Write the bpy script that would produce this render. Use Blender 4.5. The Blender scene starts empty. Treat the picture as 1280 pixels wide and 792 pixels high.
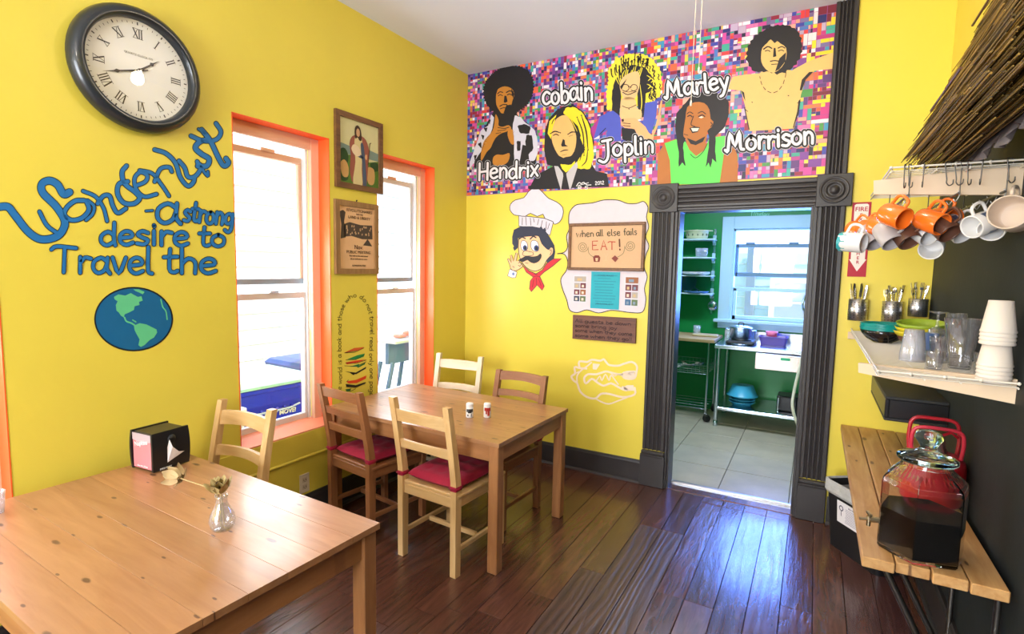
import bpy, math, random
from math import sin, cos, pi, radians as R
from mathutils import Vector, Matrix
random.seed(7)
S = bpy.context.scene
C = S.collection

# ---------------------------------------------------------------- camera
CAM = Vector((2.6429, -3.8531, 1.5775)); FPX = 668.87
YAW, PITCH, ROLL = -0.5137, -0.0916, 0.0189
FW = Vector((sin(YAW)*cos(PITCH), cos(YAW)*cos(PITCH), sin(PITCH)))
r0 = Vector((cos(YAW), -sin(YAW), 0)); u0 = r0.cross(FW)
RT = cos(ROLL)*r0 + sin(ROLL)*u0; UP = -sin(ROLL)*r0 + cos(ROLL)*u0
cd = bpy.data.cameras.new('camera'); cam = bpy.data.objects.new('camera', cd); C.objects.link(cam)
cd.sensor_width = 36; cd.sensor_fit = 'HORIZONTAL'; cd.lens = FPX/1280*36; cd.clip_start = .02
M = Matrix((RT, UP, -FW)).transposed().to_4x4(); M.translation = CAM
cam.matrix_world = M
S.camera = cam

# ---------------------------------------------------------------- sky, sun, exposure
w = bpy.data.worlds.new('world'); S.world = w; w.use_nodes = True
bg = w.node_tree.nodes['Background']
bg.inputs[0].default_value = (.50, .68, 1, 1); bg.inputs[1].default_value = 3.0
def lamp(name, kind, loc, energy, color=(1,1,1), **k):
    l = bpy.data.lights.new(name, kind); l.energy = energy; l.color = color
    o = bpy.data.objects.new(name, l); C.objects.link(o); o.location = loc
    for a, v in k.items(): setattr(l, a, v)
    return o
sun = lamp('sun', 'SUN', (8, -4, 12), 11, (1, .97, .92), angle=R(2))
sun.rotation_euler = Vector((-.5, .12, -1)).to_track_quat('-Z', 'Y').to_euler()
def daylight(loc, sx, sy, d, e, col):
    """soft daylight entering through one window; the rear one is added fill"""
    o = lamp('window_daylight', 'AREA', loc, e, col, shape='RECTANGLE', size=sx, size_y=sy)
    o.rotation_euler = Vector(d).to_track_quat('-Z', 'Z').to_euler()
daylight((-.23, -1.80, 1.45), .60, 1.7, (1, 0, 0), 46, (.92, .95, 1))
daylight((-.23, -.77, 1.45), .60, 1.7, (1, 0, 0), 46, (.92, .95, 1))
daylight((-.23, -3.42, 1.45), .60, 1.7, (1, 0, 0), 60, (.92, .95, 1))
daylight((2.35, 2.66, 1.55), 1.0, 1.0, (0, -1, 0), 95, (.08, .22, 1))
daylight((1.35, -6.80, 1.6), 1.6, 1.8, (0, 1, 0), 270, (.90, .94, 1))  # fill added behind the camera to lift the whole room
# the ceiling lamps of the room, then a fill light added to the kitchen
lamp('dining_ceiling_light', 'POINT', (2.17, -1.6, 2.90), 30, (1, .88, .74), shadow_soft_size=.11)
lamp('rear_ceiling_light', 'POINT', (1.5, -4.6, 2.85), 42, (1, .88, .74), shadow_soft_size=.12)
k_ = lamp('kitchen_fill_light', 'AREA', (1.9, 1.2, 2.52), 50, (.66, .82, 1), shape='RECTANGLE', size=1.2, size_y=.2)
S.view_settings.view_transform = 'Standard'; S.view_settings.look = 'None'
S.view_settings.gamma = 1; S.view_settings.exposure = 0.08
try: S.view_settings.use_curve_mapping = False
except Exception: pass

# ---------------------------------------------------------------- measuring help
def at(px, py, ax, v):
    """where the line of sight of a photo pixel meets the plane coordinate[ax] = v"""
    d = FW + RT*((px-640)/FPX) - UP*((py-396)/FPX)
    t = (v-CAM[ax])/d[ax]
    return CAM + t*d

# ---------------------------------------------------------------- materials
def mat(name, col=(.8,.8,.8), rough=.5, metal=0, noise=0, nscale=8, bump=0, bscale=30, coat=0, spec=.5, trans=0, ior=1.45, emit=None, es=1, sheen=0):
    m = bpy.data.materials.new(name); m.use_nodes = True; nt = m.node_tree; b = nt.nodes['Principled BSDF']
    b.inputs['Base Color'].default_value = (*col, 1); b.inputs['Roughness'].default_value = rough
    b.inputs['Metallic'].default_value = metal; b.inputs['Coat Weight'].default_value = coat
    b.inputs['Specular IOR Level'].default_value = spec; b.inputs['IOR'].default_value = ior
    b.inputs['Transmission Weight'].default_value = trans
    b.inputs['Sheen Weight'].default_value = sheen
    if emit: b.inputs['Emission Color'].default_value = (*emit, 1); b.inputs['Emission Strength'].default_value = es
    if noise or bump: tc = nt.nodes.new('ShaderNodeTexCoord')
    if noise:
        n = nt.nodes.new('ShaderNodeTexNoise'); n.inputs['Scale'].default_value = nscale; n.inputs['Detail'].default_value = 5
        nt.links.new(tc.outputs['Object'], n.inputs['Vector'])
        mx = nt.nodes.new('ShaderNodeMix'); mx.data_type = 'RGBA'
        mx.inputs[6].default_value = (*[c*(1-noise) for c in col], 1); mx.inputs[7].default_value = (*[min(1, c*(1+noise)) for c in col], 1)
        nt.links.new(n.outputs[0], mx.inputs[0]); nt.links.new(mx.outputs[2], b.inputs['Base Color'])
    if bump:
        n = nt.nodes.new('ShaderNodeTexNoise'); n.inputs['Scale'].default_value = bscale; n.inputs['Detail'].default_value = 4
        nt.links.new(tc.outputs['Object'], n.inputs['Vector'])
        bp = nt.nodes.new('ShaderNodeBump'); bp.inputs['Strength'].default_value = bump; bp.inputs['Distance'].default_value = .01
        nt.links.new(n.outputs[0], bp.inputs['Height']); nt.links.new(bp.outputs[0], b.inputs['Normal'])
    return m
def wood(name, c1, c2, axis=0, rough=.4, grain=9, knots=.0, rand=.25, bump=.1, world=False, coat=0, stretch=9., wave=.0, kcol=(.10,.040,.018)):
    """grain streaks along a local axis, a few dark knots, every board a little different"""
    m = bpy.data.materials.new(name); m.use_nodes = True; nt = m.node_tree; N = nt.nodes.new; Lk = nt.links.new
    b = nt.nodes['Principled BSDF']; b.inputs['Roughness'].default_value = rough; b.inputs['Coat Weight'].default_value = coat
    b.inputs['Coat Roughness'].default_value = .12
    tc = N('ShaderNodeTexCoord'); oi = N('ShaderNodeObjectInfo')
    src = tc.outputs['Object']
    if world:
        g = N('ShaderNodeNewGeometry'); src = g.outputs['Position']
    ad = N('ShaderNodeVectorMath'); ad.operation = 'ADD'; Lk(src, ad.inputs[0])
    mu = N('ShaderNodeVectorMath'); mu.operation = 'SCALE'; mu.inputs[0].default_value = (17, 31, 23); Lk(oi.outputs['Random'], mu.inputs['Scale']); Lk(mu.outputs[0], ad.inputs[1])
    mp = N('ShaderNodeMapping'); sc = [stretch*1.0]*3; sc[axis] = 1.0; mp.inputs['Scale'].default_value = sc
    Lk(ad.outputs[0], mp.inputs['Vector'])
    n1 = N('ShaderNodeTexNoise'); n1.inputs['Scale'].default_value = grain*.35; n1.inputs['Detail'].default_value = 6; n1.inputs['Roughness'].default_value = .6; n1.inputs['Distortion'].default_value = .6
    Lk(mp.outputs[0], n1.inputs['Vector'])
    rmp = N('ShaderNodeMapRange'); rmp.inputs[1].default_value = .3; rmp.inputs[2].default_value = .7; Lk(n1.outputs[0], rmp.inputs[0])
    fac = rmp.outputs[0]
    if wave:
        wv = N('ShaderNodeTexWave'); wv.bands_direction = 'XYZ'[1-axis if axis < 2 else 0]; wv.inputs['Scale'].default_value = 1.6; wv.inputs['Distortion'].default_value = 9; wv.inputs['Detail'].default_value = 2; wv.inputs['Detail Scale'].default_value = .8
        mp2 = N('ShaderNodeMapping'); s2 = [5.5]*3; s2[axis] = .8; mp2.inputs['Scale'].default_value = s2; Lk(ad.outputs[0], mp2.inputs['Vector']); Lk(mp2.outputs[0], wv.inputs['Vector'])
        mm = N('ShaderNodeMix'); mm.inputs[0].default_value = wave; Lk(fac, mm.inputs[2]); Lk(wv.outputs[1], mm.inputs[3]); fac = mm.outputs[0]
    mx = N('ShaderNodeMix'); mx.data_type = 'RGBA'; mx.inputs[6].default_value = (*c1, 1); mx.inputs[7].default_value = (*c2, 1); Lk(fac, mx.inputs[0])
    out = mx.outputs[2]
    if knots:
        mp3 = N('ShaderNodeMapping'); s3 = [2.6]*3; s3[axis] = .95; mp3.inputs['Scale'].default_value = s3; Lk(ad.outputs[0], mp3.inputs['Vector'])
        vo = N('ShaderNodeTexVoronoi'); vo.inputs['Scale'].default_value = 3.4; vo.voronoi_dimensions = '2D' if axis < 2 else '3D'; Lk(mp3.outputs[0], vo.inputs['Vector'])
        kr = N('ShaderNodeMapRange'); kr.inputs[1].default_value = .05; kr.inputs[2].default_value = .09; kr.inputs[3].default_value = knots; kr.inputs[4].default_value = 0; 
        sp = N('ShaderNodeSeparateColor'); Lk(vo.outputs['Color'], sp.inputs[0]); sz_ = N('ShaderNodeMath'); sz_.operation = 'MULTIPLY_ADD'; sz_.inputs[1].default_value = 2.2; sz_.inputs[2].default_value = .75; Lk(sp.outputs[0], sz_.inputs[0])
        kn = N('ShaderNodeTexNoise'); kn.inputs['Scale'].default_value = 26; Lk(ad.outputs[0], kn.inputs['Vector']); kd = N('ShaderNodeMath'); kd.operation = 'MULTIPLY_ADD'; kd.inputs[1].default_value = .09; kd.inputs[2].default_value = -.045; Lk(kn.outputs[0], kd.inputs[0])
        k1_ = N('ShaderNodeMath'); k1_.operation = 'MULTIPLY'; Lk(vo.outputs['Distance'], k1_.inputs[0]); Lk(sz_.outputs[0], k1_.inputs[1]); k2_ = N('ShaderNodeMath'); Lk(k1_.outputs[0], k2_.inputs[0]); Lk(kd.outputs[0], k2_.inputs[1]); Lk(k2_.outputs[0], kr.inputs[0])
        mk = N('ShaderNodeMix'); mk.data_type = 'RGBA'; Lk(out, mk.inputs[6]); mk.inputs[7].default_value = (*kcol, 1); Lk(kr.outputs[0], mk.inputs[0]); out = mk.outputs[2]
    hs = N('ShaderNodeHueSaturation'); Lk(out, hs.inputs['Color'])
    vr = N('ShaderNodeMapRange'); vr.inputs[3].default_value = 1-rand; vr.inputs[4].default_value = 1+rand; Lk(oi.outputs['Random'], vr.inputs[0]); Lk(vr.outputs[0], hs.inputs['Value'])
    Lk(hs.outputs[0], b.inputs['Base Color'])
    bp = N('ShaderNodeBump'); bp.inputs['Strength'].default_value = bump; bp.inputs['Distance'].default_value = .004; Lk(fac, bp.inputs['Height']); Lk(bp.outputs[0], b.inputs['Normal'])
    return m
def pane_mat(name, tint=(1,1,1), gl=.08):
    m = bpy.data.materials.new(name); m.use_nodes = True; nt = m.node_tree; nt.nodes.clear(); N = nt.nodes.new
    o = N('ShaderNodeOutputMaterial'); mx = N('ShaderNodeMixShader'); t = N('ShaderNodeBsdfTransparent'); g = N('ShaderNodeBsdfGlossy')
    t.inputs[0].default_value = (*tint, 1); g.inputs['Roughness'].default_value = .02
    lw = N('ShaderNodeLayerWeight'); lw.inputs[0].default_value = .5
    pw = N('ShaderNodeMath'); pw.operation = 'POWER'; pw.inputs[1].default_value = 4; nt.links.new(lw.outputs['Facing'], pw.inputs[0])
    fr = N('ShaderNodeMath'); fr.operation = 'MULTIPLY_ADD'; fr.inputs[1].default_value = .8; fr.inputs[2].default_value = gl*.5; fr.use_clamp = True; nt.links.new(pw.outputs[0], fr.inputs[0])
    nt.links.new(fr.outputs[0], mx.inputs[0]); nt.links.new(t.outputs[0], mx.inputs[1]); nt.links.new(g.outputs[0], mx.inputs[2]); nt.links.new(mx.outputs[0], o.inputs[0])
    return m
def thin_glass(name, tint=(1,1,1), gl=.10, milk=0., edge=.6):
    """thin-walled glassware: see-through, brighter reflections towards its edges, optional milky plastic"""
    m = pane_mat(name, tint, gl); nt = m.node_tree; N = nt.nodes.new
    if milk:
        o = [n for n in nt.nodes if n.type == 'OUTPUT_MATERIAL'][0]; prev = o.inputs[0].links[0].from_socket
        p = N('ShaderNodeBsdfPrincipled'); p.inputs['Base Color'].default_value = (*tint, 1); p.inputs['Roughness'].default_value = .3; p.inputs['Subsurface Weight'].default_value = 0
        mx = N('ShaderNodeMixShader'); mx.inputs[0].default_value = milk; nt.links.new(prev, mx.inputs[1]); nt.links.new(p.outputs[0], mx.inputs[2]); nt.links.new(mx.outputs[0], o.inputs[0])
    return m
def attr_mat(name, rough=.5):
    m = bpy.data.materials.new(name); m.use_nodes = True; nt = m.node_tree; b = nt.nodes['Principled BSDF']
    a = nt.nodes.new('ShaderNodeAttribute'); a.attribute_name = 'paint'; nt.links.new(a.outputs['Color'], b.inputs['Base Color']); b.inputs['Roughness'].default_value = rough
    return m
def srgb(r, g, b):
    f = lambda c: (c/255/12.92 if c/255 <= .04045 else ((c/255+.055)/1.055)**2.4)
    return (f(r), f(g), f(b))
_pm = {}
def paint(r, g, b, rough=.5):
    k = (r, g, b, rough)
    if k not in _pm: _pm[k] = mat('paint_%d_%d_%d' % (r, g, b), srgb(r, g, b), rough, noise=.06, nscale=20)
    return _pm[k]

m_yel = mat('yellow_wall_paint', (.76, .625, .078), .42, noise=.05, nscale=3, bump=.12, bscale=14)
m_yel2 = mat('yellow_wall_paint_back', (.79, .635, .075), .35, noise=.05, nscale=3, bump=.10, bscale=14)
m_blackwall = mat('chalkboard_black_wall', (.008, .012, .012), .65, noise=.5, nscale=4, bump=.06)
m_ceil = mat('ceiling_paint', (.77, .81, .98), .7, noise=.03, nscale=2)
m_green = mat('kitchen_green_paint', (.004, .23, .045), .38, noise=.06, bump=.06)
m_trim = mat('charcoal_gloss_trim_paint', (.036, .031, .031), .36, noise=.2, nscale=6, bump=.04, bscale=25)
m_orange = mat('orange_reveal_paint', (.93, .12, .02), .45, noise=.08)
m_peach = mat('peach_window_paint', (.80, .50, .34), .45, noise=.06)
m_salmon = mat('salmon_sill_paint', (.92, .36, .20), .45, noise=.06)
m_white = mat('white_paint', (.8, .8, .8), .45, noise=.03)
m_pwhite = mat('pale_blue_window_paint', (.50, .68, .74), .45, noise=.03)
m_pane = pane_mat('window_glass')
m_concrete = mat('concrete', (.55, .53, .50), .9, noise=.15, bump=.3)
m_siding = mat('white_siding', (.82, .81, .80), .6, noise=.04)
m_sub = mat('subfloor', (.02, .012, .01), .9)
m_plank = wood('dark_red_brown_floorboard', (.050, .018, .012), (.120, .044, .026), 1, .26, 10, .35, .22, .30, coat=.3)
m_plankw = wood('weathered_grain_floorboard', (.028, .013, .010), (.130, .068, .045), 1, .36, 10, .1, .15, .6, wave=.45)
m_plankb = wood('purple_brown_floorboard', (.060, .020, .018), (.120, .048, .038), 1, .22, 10, .2, .18, .5, coat=.5)
m_tile = mat('stone_floor_tile', (.46, .385, .27), .28, noise=.28, nscale=5, bump=.1)
m_grout = mat('grout', (.20, .17, .12), .9)
m_pine = wood('honey_pine_tabletop', (.43, .215, .095), (.32, .140, .055), 0, .36, 8, .95, .10, .05, coat=.15)
m_pineL = wood('honey_pine_leg', (.40, .18, .065), (.27, .105, .035), 2, .42, 8, .3, .08, .05)
m_pineA = wood('honey_pine_apron', (.40, .18, .065), (.27, .105, .035), 0, .42, 8, .3, .08, .05)
m_paleZ = wood('pale_pine_post', (.70, .47, .22), (.55, .32, .12), 2, .45, 8, .5, .05, .05, kcol=(.25,.1,.03))
m_paleX = wood('pale_pine_rail', (.70, .47, .22), (.55, .32, .12), 0, .45, 8, .3, .05, .05)
m_whtZ = wood('whitened_pine_post', (.80, .70, .52), (.70, .56, .36), 2, .45, 8, .1, .05, .05)
m_whtX = wood('whitened_pine_rail', (.80, .70, .52), (.70, .56, .36), 0, .45, 8, .1, .05, .05)
m_brnZ = wood('brown_stained_pine_post', (.33, .135, .050), (.21, .075, .025), 2, .42, 8, .3, .05, .05)
m_brnX = wood('brown_stained_pine_rail', (.33, .135, .050), (.21, .075, .025), 0, .42, 8, .3, .05, .05)
m_raw = wood('raw_pine_counter_board', (.60, .35, .14), (.42, .20, .06), 1, .5, 9, .8, .12, .3)
m_cush = mat('maroon_cushion_fabric', (.33, .002, .030), .8, noise=.2, nscale=30, bump=.2, bscale=200, sheen=.05)
m_black = mat('black_plastic', (.012, .012, .014), .3)
m_blackm = mat('black_matte', (.02, .02, .02), .6)
m_clockr = mat('black_clock_rim', (.018, .022, .026), .30, coat=.2)
m_steel = mat('brushed_steel', (.62, .64, .66), .28, metal=1, noise=.08)
m_steeld = mat('dark_steel', (.13, .12, .11), .4, metal=1)
m_wire = mat('white_coated_wire', (.78, .72, .62), .4)
m_cream = mat('cream_board_paint', (.68, .52, .36), .5, noise=.05)
m_glass = mat('clear_glass', (1, 1, 1), .02, trans=1, ior=1.45)
m_glassg = mat('green_tinted_glass', (.72, .95, .93), .03, trans=1, ior=1.45)
m_clearp = thin_glass('clear_plastic', (.97, .97, 1), .24, .20)
m_thin = thin_glass('thin_clear_glass', (.97, .98, 1), .30, .04)
m_liq = mat('dark_drink', (.006, .004, .004), .08)
m_red = mat('red_enamel', (.42, .010, .022), .3, coat=.3)
m_paper = mat('white_paper', (.78, .74, .76), .7)
m_outline = paint(25, 25, 30)

# ---------------------------------------------------------------- mesh builder
WC = set()      # things whose parts are drawn in room coordinates
class MB:
    def __init__(s): s.v = []; s.f = []; s.sm = []; s.mi = []; s.cm = 0
    def add(s, vs, fs, smooth=False, Mx=None):
        o = len(s.v); s.v += [tuple(Mx @ Vector(p)) if Mx else tuple(p) for p in vs]
        for f in fs: s.f.append([o+i for i in f]); s.sm.append(smooth); s.mi.append(s.cm)
        return s
    def box(s, c, d, b=0, Mx=None):
        hx, hy, hz = [q/2 for q in d]; b = min(b, hx*.9, hy*.9, hz*.9)
        T = Matrix.Translation(c) if Mx is None else Mx @ Matrix.Translation(c)
        if b <= 0:
            vs = [(x, y, z) for z in (-hz, hz) for y in (-hy, hy) for x in (-hx, hx)]
            return s.add(vs, [(0,2,3,1),(4,5,7,6),(0,1,5,4),(2,6,7,3),(0,4,6,2),(1,3,7,5)], False, T)
        vs = []; ix = {}
        for sx in (-1, 1):
            for sy in (-1, 1):
                for sz in (-1, 1):
                    for a in range(3):
                        p = [sx*(hx-b), sy*(hy-b), sz*(hz-b)]; p[a] = (sx*hx, sy*hy, sz*hz)[a]
                        ix[sx, sy, sz, a] = len(vs); vs.append(p)
        fs = []
        for a in range(3):
            o = [i for i in range(3) if i != a]
            for sg in (-1, 1):
                q = []
                for (p1, p2) in ((-1,-1), (1,-1), (1,1), (-1,1)):
                    k = [0,0,0]; k[a] = sg; k[o[0]] = p1; k[o[1]] = p2; q.append(ix[(*k, a)])
                fl = (sg > 0) == (a != 1); fs.append(q if fl else q[::-1])
        for a in range(3):
            o = [i for i in range(3) if i != a]
            for s1 in (-1, 1):
                for s2 in (-1, 1):
                    q = []
                    for (aa, t) in ((o[0], -1), (o[0], 1), (o[1], 1), (o[1], -1)):
                        k = [0,0,0]; k[a] = t; k[o[0]] = s1; k[o[1]] = s2; q.append(ix[(*k, aa)])
                    fs.append(q)
        for sx in (-1, 1):
            for sy in (-1, 1):
                for sz in (-1, 1): fs.append([ix[sx,sy,sz,a] for a in range(3)])
        return s.add(vs, fs, False, T)
    def bx(s, x0, x1, y0, y1, z0, z1, b=0, Mx=None):
        return s.box(((x0+x1)/2, (y0+y1)/2, (z0+z1)/2), (abs(x1-x0), abs(y1-y0), abs(z1-z0)), b, Mx)
    def tube(s, pts, r, n=8, closed=False, caps=True, Mx=None):
        pts = [Vector(p) for p in pts]; m = len(pts); rr = r if isinstance(r, (list, tuple)) else [r]*m
        vs = []; fs = []; nrm = None
        for i, p in enumerate(pts):
            if closed: t = pts[(i+1) % m]-pts[i-1]
            else: t = pts[min(i+1, m-1)]-pts[max(i-1, 0)]
            t.normalize()
            if nrm is None:
                nrm = t.cross(Vector((0,0,1)) if abs(t.z) < .9 else Vector((1,0,0))).normalized()
            else:
                nrm = (nrm - t*nrm.dot(t))
                nrm = nrm.normalized() if nrm.length > 1e-6 else t.orthogonal().normalized()
            bn = t.cross(nrm)
            for k in range(n):
                a = 2*pi*k/n; vs.append(p + nrm*(cos(a)*rr[i]) + bn*(sin(a)*rr[i]))
        rng = m if closed else m-1
        for i in range(rng):
            j = (i+1) % m
            for k in range(n):
                l = (k+1) % n; fs.append((i*n+k, i*n+l, j*n+l, j*n+k))
        s.add(vs, fs, True, Mx)
        if caps and not closed:
            s.add([vs[k] for k in range(n)][::-1], [tuple(range(n))], False, Mx)
            s.add([vs[(m-1)*n+k] for k in range(n)], [tuple(range(n))], False, Mx)
        return s
    def lathe(s, prof, c=(0,0,0), n=24, Mx=None, smooth=True, sx=1, sy=1):
        T = Matrix.Translation(c) if Mx is None else Mx @ Matrix.Translation(c)
        vs = []; fs = []; m = len(prof)
        for (r, z) in prof:
            for k in range(n): a = 2*pi*k/n; vs.append((r*cos(a)*sx, r*sin(a)*sy, z))
        for i in range(m-1):
            for k in range(n):
                l = (k+1) % n; fs.append((i*n+k, i*n+l, (i+1)*n+l, (i+1)*n+k))
        return s.add(vs, fs, smooth, T)
    def disc(s, r, z=0, c=(0,0,0), n=24, Mx=None, sx=1, sy=1):
        T = Matrix.Translation(c) if Mx is None else Mx @ Matrix.Translation(c)
        return s.add([(r*cos(2*pi*k/n)*sx, r*sin(2*pi*k/n)*sy, z) for k in range(n)], [tuple(range(n))], False, T)
    def prism(s, poly, h0, h1, f, Mx=None, smooth=False):
        """poly: 2D outline; f(u, v, h) -> 3D point"""
        n = len(poly)
        vs = [f(u, v, h0) for u, v in poly] + [f(u, v, h1) for u, v in poly]
        fs = [tuple(range(n))[::-1], tuple(range(n, 2*n))]
        s.add(vs, fs, False, Mx); s.add(vs, [(i, (i+1) % n, n+(i+1) % n, n+i) for i in range(n)], smooth, Mx)
        return s
    def sphere(s, c, r, n=16, m=10, Mx=None, sc=(1,1,1)):
        prof = [(max(1e-5, r*sin(pi*i/m)), -r*cos(pi*i/m)) for i in range(m+1)]
        vs = []; fs = []
        T = Matrix.Translation(c) if Mx is None else Mx @ Matrix.Translation(c)
        for (q, z) in prof:
            for k in range(n): a = 2*pi*k/n; vs.append((q*cos(a)*sc[0], q*sin(a)*sc[1], z*sc[2]))
        for i in range(m):
            for k in range(n):
                l = (k+1) % n; fs.append((i*n+k, i*n+l, (i+1)*n+l, (i+1)*n+k))
        return s.add(vs, fs, True, T)
    def build(s, name, m, parent=None, kind=None, loc=None, rz=0):
        me = bpy.data.meshes.new(name); me.from_pydata(s.v, [], s.f)
        for q in (m if isinstance(m, (list, tuple)) else [m]): me.materials.append(q)
        me.polygons.foreach_set('use_smooth', s.sm); me.polygons.foreach_set('material_index', s.mi); me.update()
        o = bpy.data.objects.new(name, me); C.objects.link(o)
        if parent:
            o.parent = parent
            if parent.name in WC: o.matrix_parent_inverse = Matrix.Translation(-Vector(parent.location))
        if kind: o['kind'] = kind
        if loc is not None: o.location = loc
        if rz: o.rotation_euler.z = rz
        return o
def tag(o, label, cat, group=None):
    o['label'] = label; o['category'] = cat
    if group: o['group'] = group
    return o
def thing(name, label, cat, loc=(0,0,0), rz=0, group=None):
    o = bpy.data.objects.new(name, None); C.objects.link(o); o.location = loc; o.rotation_euler = (0,0,rz)
    o.empty_display_size = .05
    return tag(o, label, cat, group)
def lab(o, l): o['label'] = l; return o
ORD = ['first', 'second', 'third', 'fourth', 'fifth', 'sixth', 'seventh', 'eighth', 'ninth', 'tenth', 'eleventh', 'twelfth']
def order_labels(objs, fmt, pos):
    """label look-alikes by their order from left to right"""
    for k, o in enumerate(sorted(objs, key=pos)): o['label'] = fmt % ORD[k]
def view_x(p): d = Vector(p)-CAM; return d.dot(RT)/d.dot(FW)
def copy_tree(o, parent=None):
    c = o.copy(); C.objects.link(c); c.parent = parent
    for ch in [q for q in bpy.data.objects if q.parent == o]: copy_tree(ch, c)
    return c
def smooth(pts, k=4, closed=False):
    P = [Vector((*p, 0)) if len(p) == 2 else Vector(p) for p in pts]; n = len(P)
    if n < 3: return P
    out = []
    for i in range(n if closed else n-1):
        p1 = P[i]; p2 = P[(i+1) % n]
        p0 = P[i-1] if (closed or i > 0) else p1*2-p2
        p3 = P[(i+2) % n] if (closed or i+2 < n) else p2*2-p1
        for j in range(k):
            t = j/k
            out.append(.5*((2*p1)+(p2-p0)*t+(2*p0-5*p1+4*p2-p3)*t*t+(3*p1-p0-3*p2+p3)*t**3))
    if not closed: out.append(P[-1])
    return out

# ---------------------------------------------------------------- painting on walls
class Canvas:
    """pixel coordinates of a crop (origin, scale) carried onto a wall plane"""
    def __init__(s, ax, plane, sgn, org=(0,0), scale=1.): s.ax, s.pl, s.sg, s.o, s.k = ax, plane, sgn, org, scale
    def p(s, x, y, lay=0):
        return at(s.o[0]+x/s.k, s.o[1]+y/s.k, s.ax, s.pl + s.sg*.0007*lay)
    def poly(s, mb, pts, lay=1, sm=0):
        q = smooth(pts, sm, True) if sm else [Vector((*a, 0)) for a in pts]
        mb.add([s.p(a.x, a.y, lay) for a in q], [tuple(range(len(q)))]); return mb
    def line(s, mb, pts, w, lay=2, sm=4, closed=False, taper=False):
        q = smooth(pts, sm, closed) if (sm and len(pts) > 2) else [Vector((*a, 0)) for a in pts]
        n = len(q); vs = []; fs = []
        for i, a in enumerate(q):
            t = (q[(i+1) % n]-q[i-1]) if closed else (q[min(i+1, n-1)]-q[max(i-1, 0)])
            if t.length < 1e-6: t = Vector((1,0,0))
            t.normalize(); m = Vector((-t.y, t.x, 0)); ww = w/2
            if taper: ww *= .35+.65*sin(pi*min(1, max(0, i/(n-1))))**.6
            vs += [s.p(*(a+m*ww).xy, lay), s.p(*(a-m*ww).xy, lay)]
        for i in range(n if closed else n-1):
            j = (i+1) % n; fs.append((2*i, 2*i+1, 2*j+1, 2*j))
        mb.add(vs, fs)
        if not closed and w*1.0/s.k > 1.4:
            for e in (q[0], q[-1]):
                mb.add([s.p(e.x+cos(2*pi*k/10)*w/2, e.y+sin(2*pi*k/10)*w/2, lay+.04) for k in range(10)], [tuple(range(10))])
        return mb
    def ell(s, mb, x, y, rx, ry, lay=2, n=20, rot=0):
        pts = []
        for k in range(n):
            a = 2*pi*k/n; u, v = rx*cos(a), ry*sin(a); pts.append((x+u*cos(rot)-v*sin(rot), y+u*sin(rot)+v*cos(rot)))
        return s.poly(mb, pts, lay)

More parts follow.
